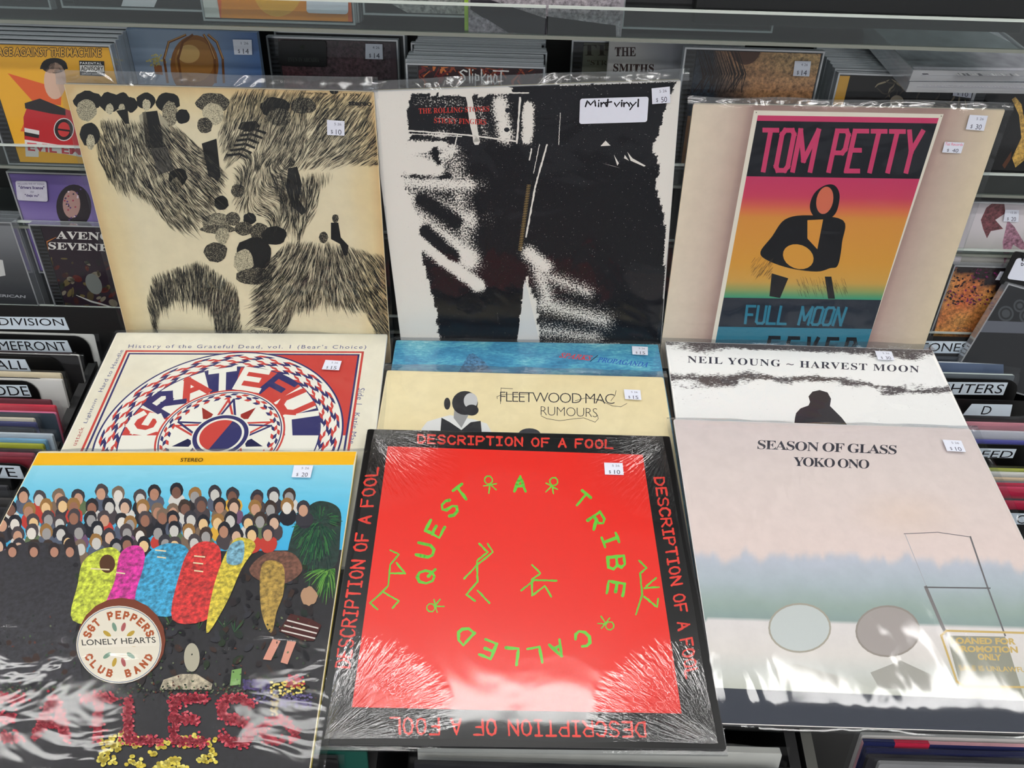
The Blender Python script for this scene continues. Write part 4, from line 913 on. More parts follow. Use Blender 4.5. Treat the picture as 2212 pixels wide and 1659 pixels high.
# ================================================================= disc rack behind
SW, SH_, SD = .142, .125, .0104
def cpose(px, py, Y, corner='tl', tilt=86, rz=0, w_=SW, h_=SH_, ry=0):
    Rm = Matrix.Rotation(radians(rz), 3, 'Z') @ Matrix.Rotation(radians(tilt), 3, 'X') @ Matrix.Rotation(radians(ry), 3, 'Z')
    p = on_y(px, py, Y); lc = Vector({'tl': (-w_ / 2, h_, 0), 'bl': (-w_ / 2, 0, 0), 'br': (w_ / 2, 0, 0), 'tr': (w_ / 2, h_, 0)}[corner])
    return Matrix.Translation(p - Rm @ lc) @ Rm.to_4x4()
_cm = {}
def cpart(name, parent, make):
    if name not in _cm: _cm[name] = make()
    return link(name.split('|')[0], _cm[name], parent)
def bars(mat, d, w_=.0017):
    b = MB(); x0, x1 = -SW / 2, SW / 2
    b.box((x0, 0, -d), (x1, w_, .0001), mat=mat); b.box((x0, SH_ - w_, -d), (x1, SH_, .0001), mat=mat)
    b.box((x0, w_, -d), (x0 + w_, SH_ - w_, .0001), mat=mat); b.box((x1 - w_, w_, -d), (x1, SH_ - w_, .0001), mat=mat)
    return b
def mesh_of(b, name='m'):
    o = b.build(name, None, attr=False); me = o.data; bpy.data.objects.remove(o); return me
def tray_b():
    b = MB(); b.box((-SW / 2 + .002, .002, -.0098), (SW / 2 - .002, SH_ - .002, -.0035), mat=TRAY); return b
def hinge_b():
    b = MB(); x = -SW / 2 + .0018; b.box((x, .002, -.003), (x + .0105, SH_ - .002, -.0012), mat=TRAY)
    for i in range(26): b.box((x + .0008, .004 + i * .0046, -.0012), (x + .0095, .0062 + i * .0046, -.0007), mat=BLACKP)
    return b
def lid_b():
    b = MB(); b.poly([(-SW / 2 + .0015, .0015, -.0002), (SW / 2 - .0015, .0015, -.0002), (SW / 2 - .0015, SH_ - .0015, -.0002), (-SW / 2 + .0015, SH_ - .0015, -.0002)], mat=CASE); return b
def disc(label, mw, art=None, base=(60, 60, 64), group=None, hinge=True, plain_back=False, hc=None):
    t = empty('disc_case', mw, label, 'disc case', group)
    cpart('case_back', t, lambda: mesh_of(tray_b())); cpart('case_rim', t, lambda: mesh_of(bars(RIM, SD)))
    if plain_back: return t
    if hinge: cpart('hinge_strip', t, lambda: mesh_of(hinge_b()))
    x0 = -SW / 2 + (.0128 if hinge else .002); lim = (x0, .0028, SW / 2 - .0028, SH_ - .0028)
    s = Sheet(mw, -.0015, lim); s.L([(-1, -1), (1, -1), (1, 1), (-1, 1)], base); s.up()
    if art: art(s)
    s.build('cover_insert', t); cpart('lid', t, lambda: mesh_of(lid_b())); return t
def pack(label, mw, art, base, w_=SW, h_=SH_, d=.008, film=True, name='disc_pack', cat='disc pack', grp=None):
    """card pack, optionally in film"""
    t = empty(name, mw, label, cat, grp)
    key = 'card_%d_%d_%d' % base; slab([(-w_ / 2, 0), (w_ / 2, 0), (w_ / 2, h_), (-w_ / 2, h_)], -d, 0, plain(key, base, .5)).build('card_body', t, attr=False)
    s = Sheet(mw, .0001, (-w_ / 2, 0, w_ / 2, h_)); s.L([(-1, -1), (1, -1), (1, 1), (-1, 1)], base); s.up()
    if art: art(s)
    s.build('cover_print', t)
    if film:
        b = MB(); n = 14
        V = [(-w_ / 2 - .001 + (w_ + .002) * i / n, -.001 + (h_ + .003) * j / n, .0012 + .0008 * vn(i * .7 + px_seed(label), j * .6)) for j in range(n + 1) for i in range(n + 1)]
        b.v = V; b.f = [(j * (n + 1) + i, j * (n + 1) + i + 1, (j + 1) * (n + 1) + i + 1, (j + 1) * (n + 1) + i) for j in range(n) for i in range(n)]; b.m = [0] * len(b.f); b.mats = [FILM]; b.c = [[(1, 1, 1, 1)] * 4] * len(b.f)
        b.build('film_wrap', t, attr=False, smooth=True)
    return t
def px_seed(l): return sum(map(ord, l)) % 37
ORD = ['first', 'second', 'third', 'fourth', 'fifth', 'sixth', 'seventh', 'eighth', 'ninth', 'tenth', 'eleventh']
def behind(mw, n, what, group, step=.0114, jx=.0015, rise=0):
    for k in range(1, n + 1):
        m = mw @ Matrix.Translation((random.uniform(-jx, jx), random.uniform(0, .0008) + rise * k, -step * k))
        disc('clear disc case, %s behind %s' % (ORD[k - 1], what), m, group=group, plain_back=True)

# rack boards and clear shelves
Z = lambda z: CAMZ + z
def zat(px, py, Y): return on_y(px, py, Y).z
def acrylic(label, Y0, Y1, ztop, zbot, xs, edge=.0022, floor=True):
    t = empty('acrylic_shelf', Matrix.Translation((0, 0, 0)), label, 'shelf'); AB = plain('acrylic_lower_edge', (128, 132, 124), .2, scale=6)
    for x0, x1 in zip(xs, xs[1:]):
        b = MB(); g = .0012; b.box((x0 + g, Y0, zbot), (x1 - g, Y0 + .003, ztop - edge), mat=ACRYL); b.build('front_lip', t, attr=False)
        b = MB(); b.box((x0 + g, Y0, ztop - edge), (x1 - g, Y0 + .003, ztop), mat=ACEDGE); b.build('polished_edge', t, attr=False)
    b = MB(); b.box((xs[0], Y0 - .001, zbot - .003), (xs[-1], Y0 + .0035, zbot), mat=AB); b.build('bottom_edge', t, attr=False)
    b = MB(); b.box((xs[0], Y0 + .004, zbot - .003), (xs[-1], Y1, zbot), mat=ACRYL); b.build('shelf_floor', t, attr=False)
    return t
XL, XR = -.95, 1.05
b = MB(); b.box((XL, .952, .93), (XR, .964, 1.62), mat=BLACK); t = empty('disc_rack', Matrix.Translation((0, .95, .93)), 'black rack board standing behind the discs', 'rack'); o = b.build('back_board', t, attr=False); o.matrix_parent_inverse = t.matrix_world.inverted()
for x0, x1 in ((XL - .012, XL), (XR, XR + .012)):
    b = MB(); b.box((x0, .80, .93), (x1, .964, 1.62), mat=BLACK); o = b.build('side_board', t, attr=False); o.matrix_parent_inverse = t.matrix_world.inverted()
b = MB(); b.box((XL, .86, .96), (XR, .951, .975), mat=BLACK); o = b.build('bottom_board', t, attr=False); o.matrix_parent_inverse = t.matrix_world.inverted()
zt, zb = zat(1180, 12, .775), zat(1180, 77, .775); seam = on_y(1181, 40, .775).x
acrylic('clear acrylic shelf with a bright lip across the top of the picture', .775, .95, zt, zb, [XL, seam, on_y(2180, 80, .775).x + .02])
z1b = zat(0, 357, .822); z1t = zat(0, 311, .822); acrylic('clear acrylic ledge under the orange-yellow disc case', .822, .95, z1t, z1b, [XL, seam - .004, XR])
z3b = zat(0, 690, .824); z3t = zat(0, 657, .824); acrylic('lowest clear acrylic ledge, just above the divider cards', .824, .95, z3t, z3b, [XL, seam - .02, XR])
z2b = zat(20, 482, .846); acrylic('clear acrylic step behind the dark disc cases', .840, .95, z2b + .006, z2b, [XL, 0, XR])

c = crop(0, 0, .25316)
# --- orange-yellow disc and its stack
def a_yellow(s):
    K = (40, 34, 36)
    s.X(cps(c, (65, 625), (420, 730), (500, 500), (540, 540), (520, 900), (280, 865)), (226, 96, 44)); s.X(cps(c, (175, 1120), (210, 1040), (330, 1100), (300, 1130)), (226, 96, 44)); s.up()
    s.X(cps(c, (340, 850), (560, 930), (640, 960), (700, 1260), (560, 1250), (210, 1200), (200, 1000), (230, 920)), (190, 38, 44)); s.up()
    s.X(cps(c, (210, 880), (340, 840), (560, 930), (560, 985), (440, 970), (215, 925)), K); s.ell(*c(460, 590), 30, 24, K, a0=180, a1=360); s.ell(*c(470, 690), 24, 40, (222, 184, 160)); s.ell(*c(462, 560), 28, 17, K); s.up()
    s.X(cps(c, (208, 1090), (335, 1115), (335, 1150), (210, 1125)), (226, 224, 220)); s.X(cps(c, (208, 1125), (335, 1150), (330, 1180), (212, 1158)), K); s.X(cps(c, (210, 1190), (560, 1245), (720, 1270), (720, 1345), (560, 1315), (330, 1290), (330, 1340), (220, 1335)), (226, 220, 216)); s.up()
    s.ell(*c(545, 1105), 22, 25, (220, 214, 210)); s.up(); s.ell(*c(545, 1105), 20, 23, K); s.up(); s.ell(*c(545, 1105), 13, 16, (206, 60, 60)); s.up(); s.X(cps(c, (490, 1095), (600, 1110), (600, 1125), (490, 1110)), K)
    for dx, dy, col in ((-6, 0, K), (6, 0, K), (0, -6, K), (0, 6, K), (0, 0, (232, 172, 50))):
        s.up(); s.T('RAGE AGAINST THE MACHINE', c(-58 + dx, 478 + dy), c(865 + dx, 486 + dy), c(-58 + dx, 405 + dy), col, bold=.03)
    s.X(cps(c, (675, 517), (890, 522), (897, 652), (682, 642)), (20, 20, 20)); s.up(); s.X(cps(c, (681, 556), (886, 560), (890, 612), (684, 608)), (232, 230, 226)); s.up()
    s.T('PARENTAL', c(684, 548), c(868, 552), c(683, 528), (235, 235, 235), bold=.02, spacing=1.2); s.T('ADVISORY', c(692, 604), c(884, 608), c(690, 562), K, bold=.02); s.T('EXPLICIT CONTENT', c(700, 636), c(880, 640), c(699, 622), (200, 200, 200), bold=.02)
    s.T('EVIL EMPIRE', c(240, 1285), c(950, 1345), c(232, 1215), (206, 60, 76), bold=.03, tr=c(950, 1275))
mwA = cpose(-69, 88, .829, tilt=87)
disc('orange-yellow disc case with bold lettering at the left edge', mwA, a_yellow, (238, 176, 44)); behind(mwA, 5, 'the orange-yellow one', 'clear disc cases stacked behind front covers', jx=.001, rise=.0022)
def a_blue(s):
    s.field(c(1040, 250), c(2230, 230), c(2230, 1300), c(1040, 1300), 10, 12, lambda u, v: mix(mix((150, 166, 188), (80, 114, 168), max(0, u - .5) * 2), (178, 190, 204), sm(1 - abs(v - .3 - .1 * vn(u * 4, 1)) * 3.5) * (1 - u * .6))); s.up()
    gd = (150, 96, 44)
    s.ell(*c(1660, 560), 52, 66, gd, n=30); s.up(); s.ell(*c(1660, 520), 42, 46, (172, 118, 56), n=30); s.up(); s.ell(*c(1610, 460), 24, 20, (216, 172, 104), n=20); s.up()
    for x0, x1 in ((1560, 1440), (1620, 1560), (1760, 1850), (1720, 1780)): s.rib(cps(c, (x0 + 20, 300), (x1, 360), (x1 - (40 if x1 < 1650 else -50), 500), (x1 - (10 if x1 < 1650 else -60), 700)), 5.2, (122, 72, 30)); s.rib(cps(c, (x0 + 20, 296), (x1, 356), (x1 - (36 if x1 < 1650 else -54), 500)), 1.8, (208, 160, 96))
    for i in range(50): s.ell(*c(random.gauss(1330, 35), random.gauss(510, 30)), 2, 2, (216, 200, 120), n=6)
    s.X(cps(c, (1310, 550), (1380, 560), (1390, 640), (1325, 630)), (150, 96, 60))
mwB = cpose(272, 62, .872, tilt=87, w_=.136)
tB = pack('blue card disc pack with a golden rounded shape, left of the top row', mwB, a_blue, (96, 116, 146), w_=.136, h_=.125)
sticker(tB, mwB, q4(c, (1985, 337), (2147, 340), (2152, 468), (2000, 466)), '14', .003, date='1 26')
c2 = crop(540, 0, .25316)
def a_maroon(s):
    s.field(c2(150, 330), c2(1200, 330), c2(1200, 1200), c2(150, 1200), 12, 12, lambda u, v: mix((84, 68, 74), (104, 52, 58), vn(u * 4, v * 5, 3) * (1 - u)), MOT)
mwC = cpose(574, 78, .90, tilt=87)
tC = disc('maroon disc case with a black rectangular sticker in the top row', mwC, a_maroon, (86, 70, 76))
sh = Sheet(mwC, .0012); P = [sh.P(*c2(*p)) for p in ((248, 560), (655, 572), (650, 350), (243, 342))]; q = sh.quadmap(P[0], P[1], P[3], P[2])
o = slab([q(x, y / .5) for x, y in rounded(1, .5, .06, 4)], .0008, .0012, BLACKP).build('black_sticker', tC, attr=False); o['label'] = 'black rounded sticker with dim lettering'
sh = Sheet(mwC, .00125); sh.T(serif('EVEN IN ARCADIA'), c2(325, 525), c2(590, 530), c2(325, 490), (66, 70, 68)); sh.T(serif('SLEEP TOKEN'), c2(380, 455), c2(520, 458), c2(380, 432), (52, 56, 54)); sh.T('THE NEW ALBUM', c2(385, 478), c2(520, 480), c2(385, 466), (48, 52, 50)); sh.ell(*c2(448, 402), 5, 5, (60, 62, 58)); sh.build('sticker_print', o)
sticker(tC, mwC, q4(c2, (985, 373), (1130, 377), (1134, 507), (984, 503)), '14', .0018, date='4 26')
for k in range(2): disc('clear disc case, %s behind the maroon one' % ORD[k], mwC @ Matrix.Translation((.006, .004, -.0114 * (k + 1))), group='clear disc cases stacked behind front covers', plain_back=True)
def a_fire(s):
    for i in range(60): x = random.uniform(1360, 2400); y = random.uniform(560, 760); s.rib(cps(c2, (x, y), (x + random.uniform(-50, 50), y - 60), (x + random.uniform(-80, 80), y - 110)), random.uniform(3, 9), random.choice(((150, 66, 32), (206, 112, 52), (70, 20, 22), (110, 24, 24), (36, 14, 18))), taper=True)
    s.up(); W_ = (236, 232, 228); q = s.quadmap(c2(1785, 715), c2(2150, 728), c2(1785, 590), c2(2150, 600))
    for st in ([(.18, .85), (.1, .95), (.02, .8), (.12, .55), (.14, .3), (.05, .05), (0, .25)], [(.24, 1), (.25, .1)], [(.31, .7), (.31, .1)], [(.31, .92), (.32, .98)], [(.38, .7), (.38, -.2)], [(.38, .65), (.45, .6), (.46, .3), (.38, .25)],
               [(.52, 1), (.53, .1)], [(.62, .7), (.53, .4), (.65, .05)], [(.67, .65), (.67, .1)], [(.67, .5), (.74, .65), (.76, .1)], [(.8, .3), (.83, .7), (.88, .6), (.88, .2), (.83, .05), (.8, .3)], [(.8, .95), (1.15, .95)], [(.98, .95), (.98, -.1)]):
        s.rib([q(*p) for p in st], 3.0, W_, jit=.6)
mwD = cpose(876, 136, .836, tilt=87)
disc('dark red disc case with jagged white lettering, front of the tall stack', mwD, a_fire, (44, 18, 22), hc=1); behind(mwD, 9, 'the dark red case', 'clear disc cases stacked behind front covers', jx=.003, rise=.0012)
c3 = crop(1080, 0, .25316); tD = bpy.data.objects[-1] if False else None
def a_grey(s):
    s.field(c3(650, 340), c3(1700, 340), c3(1700, 1200), c3(650, 1200), 6, 4, lambda u, v: mix((120, 122, 110), (104, 96, 72), u)); s.up()
    s.T(serif('THE SMITHS'), c3(700, 475), c3(2000, 480), c3(700, 380), (58, 52, 44)); s.T(serif('"STRANGEWAYS', 'bold'), c3(745, 555), c3(1330, 560), c3(745, 512), (70, 64, 50))
mwE = cpose(1236, 86, .905, tilt=87); disc('olive grey disc case mostly hidden behind the pale grey one', mwE, a_grey, (112, 112, 98))
def a_smiths(s):
    s.field(c3(930, 350), c3(2060, 350), c3(2060, 1400), c3(930, 1400), 14, 12, lambda u, v: mix((206, 202, 200), (150, 150, 160), sm((u - .3 + .25 * (v - .2)) * 3) * (.5 + .5 * vn(u * 6, v * 6))))
    s.up(); s.T(serif('THE'), c3(980, 480), c3(1160, 480), c3(980, 402), (66, 46, 46), bold=.012); s.T(serif('SMITHS'), c3(965, 612), c3(1312, 618), c3(968, 542), (66, 46, 46), bold=.012)
mwF = cpose(1317, 90, .880, tilt=87); pack('pale grey disc pack with dark serif lettering in the top row', mwF, a_smiths, (200, 196, 194), d=.006)
c4 = crop(1640, 0, .2586)
def a_brown(s):
    s.field((1482, 103), (1772, 108), (1772, 260), (1482, 250), 20, 14, lambda u, v: mix(mix((70, 54, 48), (168, 120, 80), sm((u - .35 + .3 * v) * 3)), (196, 160, 108), sm(v * 2 - .8) * sm(u * 2 - .7)) if u > .22 else (36, 44, 56), MOT); s.up()
    s.ell(1610, 100, 34, 40, (92, 62, 48)); s.up()
    for i in range(40): x = random.uniform(1500, 1600); s.rib([(x, 100), (x + 14, 160), (x - 6 + random.uniform(-10, 20), 200)], 2.4, (44, 32, 28), taper=True)
mwG = cpose(1480, 102, .848, tilt=87); tG = disc('brown and amber disc case with a hanging film crease, right of the pale grey one', mwG, a_brown, (150, 112, 78))
sticker(tG, mwG, q4(c4, (298, 509), (434, 512), (418, 639), (282, 634)), '14', .0012, date='4 26')
def a_roots(s):
    for i in range(46):
        x, y = random.uniform(1880, 2110), random.uniform(170, 235); p = [(x, y)]; a = random.uniform(-1, 2)
        for k in range(4): a += random.uniform(-.7, .7); x += 9 * cos(a); y += 9 * sin(a); p.append((x, y))
        s.rib(p, 4, random.choice(((122, 110, 88), (92, 82, 68), (62, 54, 46), (150, 138, 112))), taper=True)
    s.up(); s.ell(*c4(1150, 850), 15, 14, (150, 138, 118))
mwH = cpose(1812, 157, .836, tilt=87, rz=-1)
tH = disc('dark disc case with pale twisted roots and a gold side strip', mwH, a_roots, (26, 24, 24))
b = MB(); b.box((-SW / 2 + .002, .003, -.0011), (-SW / 2 + .0122, SH_ - .003, -.0004), mat=plain('gold_strip', (196, 146, 44), .35, scale=60, var=.3)); o = b.build('gold_strip', tH, attr=False); o['label'] = 'gold side strip'
sticker(tH, mwH, q4(c4, (1630, 700), (1790, 710), (1768, 820), (1617, 800)), '10', .0012)
behind(mwH, 7, 'the twisted roots case', 'clear disc cases stacked behind front covers', jx=.002, rise=.0014)
# two cases lying flat on that stack
mw8 = cpose(1955, 198, .80, 'bl'); p0 = mw8 @ Vector((-SW / 2, 0, 0))
for k, (dx, ang, lb) in enumerate(((0, 3, 'clear disc case lying flat on the right stack, lower of two'), (-.001, 4.5, 'clear disc case lying flat on the right stack, upper of two'))):
    m = Matrix.Translation(p0 + Vector((SW / 2 + dx, 0, .011 * k + .0105))) @ Matrix.Rotation(radians(ang), 4, 'Z') @ Matrix.Rotation(radians(9), 4, 'X')
    t = empty('disc_case', m, lb, 'disc case', 'disc cases lying flat on the right stack')
    cpart('case_rim', t, lambda: 0)
    b = MB(); b.box((-SW / 2 + .004, .0015, -.0085), (SW / 2 - .004, .012, -.0018), mat=plain('pale_spine_card', (196, 196, 204), .4)); b.box((-SW / 2 + .004, .0122, -.0085), (SW / 2 - .004, SH_ - .003, -.002), mat=plain('grey_tray_card', (112, 116, 120) if k else (150, 152, 158), .4, scale=70, var=.5)); b.build('spine_and_tray', t, attr=False)
    cpart('lid', t, lambda: 0)
    s = Sheet(m @ Matrix.Rotation(radians(90), 4, 'X'), -.0014); random.seed(40 + k)
    if k:
        for i in range(70): x = random.uniform(-.032, .03); s.up(.1); s.L([(x, -.0078), (x + .003, -.0078), (x + .002, -.0024), (x + .0005, -.0024)], random.choice(((150, 152, 156), (100, 102, 106), (176, 178, 180))))
        s.L([(-.064, -.0065), (-.058, -.0065), (-.058, -.0038), (-.064, -.0038)], (88, 90, 98))
    else:
        for i in range(34): x = -.06 + i * .0031; s.L([(x, -.0058), (x + .0022, -.0058), (x + .0022, -.0046), (x, -.0046)], (164, 162, 172))
    s.L([(-.067, -.0085), (.067, -.0085), (.067, -.0081), (-.067, -.0081)], (90, 92, 110)); s.build('spine_print', t)
    s = Sheet(m @ Matrix.Rotation(radians(90), 4, 'X'), -.0014); s.T(['MIDNIGHT MOODS' if False else 'STEREO', 'STEREO'][k], (-.055, -.0065), (-.02, -.0065), (-.055, -.0035), (140, 138, 148), space='L') if False else None
# right edge, upper
def a_gold(s):
    s.X(cps(c4, (2110, 830), (2140, 808), (2190, 870), (2212, 980), (2260, 1100), (2260, 1300), (2140, 1400), (2112, 1320), (2190, 1150), (2170, 960)), (196, 156, 74), MOT); s.X(cps(c4, (2030, 1380), (2110, 1260), (2100, 1330), (2050, 1410)), (86, 50, 30))
mwI = cpose(2112, 180, .834, tilt=87); disc('black disc case with a golden curved shape at the right edge', mwI, a_gold, (20, 20, 22))
t = empty('small_divider', cpose(2098, 150, .842, w_=.03), 'small black upright divider with white side letters beside the roots case', 'divider')
mwJ = t.matrix_world.copy(); slab([(-.015, 0), (.015, 0), (.015, .12), (-.015, .12)], -.001, 0, BLACKP).build('card', t, attr=False)
s = Sheet(mwJ, .0002); s.X(cps(c4, (1850, 790), (1910, 790), (1890, 890), (1832, 890)), (226, 230, 236)); s.up(); s.T('V', c4(1880, 885), c4(1884, 842), c4(1845, 885), (20, 20, 22), bold=.02); s.T('A', c4(1885, 836), c4(1890, 796), c4(1850, 836), (20, 20, 22), bold=.02); s.build('side_label', t)

# --- row two
c5 = crop(0, 340, .25316)
def a_purple(s):
    s.field(c5(45, 140), c5(1200, 160), c5(1200, 700), c5(45, 700), 12, 10, lambda u, v: mix((92, 74, 140), (142, 124, 178), vn(u * 3, v * 3, 4)))
    s.up(); s.ell(*c5(630, 420), 38, 48, (42, 34, 40), n=24); s.up(); s.ell(*c5(610, 400), 19, 30, (176, 138, 130), n=20); s.up()
    for i in range(26): s.ell(*c5(random.gauss(600, 40), random.gauss(380, 70)), 2.2, 2, random.choice(((90, 60, 120), (220, 200, 210), (160, 60, 80), (40, 34, 60))), n=6)
mwK = cpose(12, 370, .846, tilt=87); tK = disc('purple disc case with a white rounded sticker at the left edge', mwK, a_purple, (104, 86, 150), hinge=False)
sh = Sheet(mwK, .0008); P = [sh.P(*c5(*p)) for p in ((148, 365), (408, 378), (395, 205), (130, 200))]; q = sh.quadmap(P[0], P[1], P[3], P[2])
o = slab([q(x, y / .7) for x, y in rounded(1, .7, .07, 4)], .0004, .0008, plain('dull_sticker', (188, 186, 200), .4)).build('hype_sticker', tK, attr=False); o['label'] = 'white rounded sticker with dark lettering'
sh = Sheet(mwK, .00085); ik = (78, 66, 110)
sh.T('INCLUDES THE HIT SONGS', c5(150, 232), c5(378, 236), c5(148, 216), (120, 112, 140), bold=.01); sh.T('"drivers license"', c5(160, 268), c5(380, 274), c5(158, 240), ik, bold=.03); sh.T('AND', c5(258, 300), c5(290, 302), c5(258, 288), ik); sh.T('"deja vu"', c5(212, 340), c5(335, 344), c5(210, 312), ik, bold=.03); sh.build('sticker_print', o)
def a_skullish(s):
    for i in range(90):
        x, y = random.uniform(340, 1100), random.uniform(860, 1300); s.ell(*c5(x, y), random.uniform(2, 12), random.uniform(2, 8), random.choice(((70, 58, 36), (40, 44, 36), (96, 84, 50), (34, 30, 34), (60, 28, 26), (120, 112, 96), (84, 30, 24))), rot=random.uniform(0, 3), n=9)
    s.up(); s.rib(cps(c5, (480, 680), (400, 720), (345, 800), (340, 880), (380, 960), (430, 1010)), 4, (196, 120, 50), taper=True); s.rib(cps(c5, (350, 880), (370, 950), (440, 1020)), 6, (140, 40, 24), taper=True)
    s.rib(cps(c5, (650, 1175), (780, 1230), (860, 1250), (1000, 1290)), 4, (190, 190, 186), taper=True); s.ell(*c5(800, 1080), 16, 24, (110, 114, 110), rot=-.5); s.up()
    W_ = (226, 222, 216); s.T(serif('AVENGED'), c5(480, 695), c5(1140, 715), c5(480, 628), W_, bold=.01); s.T(serif('SEVENFOLD'), c5(412, 785), c5(1210, 812), c5(412, 722), W_, bold=.01)
    s.T(serif('City of Evil'), c5(470, 1310), c5(708, 1335), c5(470, 1255), (110, 70, 60))
mwL = cpose(60, 484, .830, tilt=87); disc('dark disc case with two rows of white serif capitals, below the purple one', mwL, a_skullish, (38, 24, 36))
def a_dim(s):
    s.field((-260, 480), (90, 490), (90, 700), (-260, 700), 8, 10, lambda u, v: mix((58, 60, 64), (128, 130, 134), sm(v * 1.6 - .6))); s.up(); s.X([(-4, 560), (6, 562), (12, 595), (-4, 598)], (206, 206, 204)); s.T('AMERICAN', (-30, 640), (55, 644), (-30, 634), (176, 178, 182), bold=.02)
mwM = cpose(24, 480, .829, 'tr', tilt=87); disc('grey toned disc case cut off by the left edge', mwM, a_dim, (92, 94, 98)); behind(mwM, 2, 'the grey toned one', 'clear disc cases stacked behind front covers', jx=.001)
c6 = crop(1880, 340, .2411)
def a_valentine(s):
    s.field(c6(950, 320), c6(2400, 330), c6(2300, 1000), c6(800, 960), 16, 14, lambda u, v: mix((168, 166, 160), (226, 218, 222), sm(v * 1.6)), None); s.up()
    s.X(cps(c6, (990, 560), (1040, 450), (1120, 390), (1200, 400), (1210, 500), (1120, 560), (1190, 640), (1080, 660), (1045, 725), (1010, 640)), (124, 70, 76), MOT); s.X(cps(c6, (1230, 560), (1290, 620), (1400, 800), (1400, 860), (1280, 780), (1200, 960), (1185, 760)), (168, 122, 140), MOT)
    s.up(); s.T('my bloody valentine', c6(1000, 372), c6(1480, 388), c6(1002, 330), (62, 54, 56))
mwN = cpose(2096, 412, .846, tilt=87); tN = disc('pale pink and white disc case with small dark lettering, right edge', mwN, a_valentine, (216, 208, 212), hinge=False)
sticker(tN, mwN, q4(c6, (1210, 468), (1334, 472), (1327, 580), (1193, 573)), '20', .0012, date='12 25')
def a_spots(s):
    s.field(c6(740, 970), c6(1480, 985), c6(1400, 1620), c6(560, 1610), 14, 12, lambda u, v: mix((214, 160, 84), (196, 92, 50), vn(u * 4, v * 4)) if v + .5 * u < .95 else (30, 20, 24), MOT); s.up()
    for i in range(210):
        x, y = random.uniform(640, 1260), random.uniform(980, 1330); s.ell(*c6(x, y), random.uniform(1.5, 4.5), random.uniform(1, 2.6), random.choice(((34, 20, 28), (34, 20, 28), (60, 30, 40), (120, 30, 90))), rot=random.uniform(-.9, .6), n=7)
    s.T('BORN', c6(775, 1540), c6(900, 1545), c6(775, 1520), (84, 78, 80)); s.T('TO', c6(815, 1570), c6(845, 1572), c6(815, 1550), (84, 78, 80)); s.T('KILL', c6(770, 1600), c6(825, 1602), c6(770, 1582), (84, 78, 80)); s.up()
mwO = cpose(2062, 573, .829, tilt=87); tO = disc('leopard-spotted orange and black disc case at the right edge', mwO, a_spots, (40, 28, 30), hinge=False)
sticker(tO, mwO, q4(c6, (1165, 1022), (1318, 1028), (1262, 1105), (1120, 1098)), '15', .0012)
def a_dull(s):
    for x, y, r in ((1215, 1400, 17), (1340, 1330, 14), (1400, 1420, 16)):
        for k in range(3): s.ell(*c6(x, y), r - 4 * k, r - 4 * k, (76, 80, 84) if k % 2 == 0 else (48, 50, 54), n=20); s.up()
    s.X(cps(c6, (980, 1445), (1500, 1480), (1480, 1580), (960, 1560)), (104, 108, 118))
mwP = cpose(2178, 612, .812, tilt=82, ry=-13, rz=-3); tP = disc('dark grey disc case tilted in front of the leopard-spotted one', mwP, a_dull, (44, 46, 50), hinge=False)
mwQ = cpose(2192, 543, .822, tilt=85, ry=-6, w_=.06, h_=.04)
t = empty('handwritten_tag', mwQ, 'white tag with black handwriting in a clear pocket at the right edge', 'tag'); slab(rounded(.06, .04, .003, 3, -.03, 0), -.0012, 0, BLACKP).build('backing', t, attr=False)
slab(rounded(.05, .026, .003, 3, -.024, .007), 0, .0004, STICK).build('paper', t, attr=False); s = Sheet(mwQ, .0005); s.rib(cps(c6, (1358, 880), (1368, 930)), 2, (24, 24, 30)); s.T('B', c6(1355, 925), c6(1374, 925), c6(1355, 885), (20, 20, 24), bold=.03); s.T('D', c6(1350, 972), c6(1374, 972), c6(1350, 945), (20, 20, 24), bold=.03); s.build('handwriting', t)

# --- top shelf
def tl_art(kind):
    def f(s):
        if kind == 'orange':
            s.field((478, -140), (752, -140), (752, 60), (478, 60), 12, 20, lambda u, v: mix((240, 150, 40), (236, 112, 50), sm(v * 3 - 1.6))); s.up(); s.ell(600, -20, 52, 56, (248, 184, 60), n=30)
        if kind == 'slant':
            s.field((1012, -120), (1340, -110), (1340, 90), (1012, 80), 16, 10, lambda u, v: mix((164, 156, 162), (132, 126, 134), vn(u * 30, v * 3)), MOT); s.up()
            s.X([(1016, 20), (1016, 0), (1060, 0), (1180, 40), (1180, 78), (1090, 70)], (44, 40, 48)); s.X([(1180, 35), (1330, 55), (1330, 90), (1180, 90)], (26, 24, 28)); s.X([(1012, 30), (1050, 40), (1100, 72), (1012, 72)], (150, 138, 150), MOT)
        if kind == 'stone':
            s.field((790, -60), (1010, -60), (1010, 36), (790, 36), 16, 10, lambda u, v: mix((150, 150, 148), (112, 112, 112), vn(u * 24, v * 2)), MOT); s.up(); s.X([(790, -20), (830, 0), (880, 32), (790, 32)], (36, 34, 36)); s.X([(790, -60), (840, -60), (820, 0), (790, 10)], (40, 38, 40))
        if kind == 'paper': s.X([(285, -60), (365, -60), (333, 16), (262, 14)], (214, 214, 220))
    return f
disc('dark disc case at the top left corner', cpose(112, 21, .797, 'br'), None, (44, 42, 46))
disc('dark disc case with a pale strip of paper, left part of top shelf', cpose(134, 17, .797, 'bl'), tl_art('paper'), (34, 32, 36))
mwR = cpose(440, 45, .790, 'bl'); tR = disc('orange disc case with a white sticker on the top shelf', mwR, tl_art('orange'), (238, 112, 48), hinge=False)
b = MB(); b.box((-SW / 2 + .002, .003, -.0012), (-SW / 2 + .0155, SH_ - .003, -.0004), mat=WHITEC); o = b.build('white_strip', tR, attr=False); o['label'] = 'white side strip'
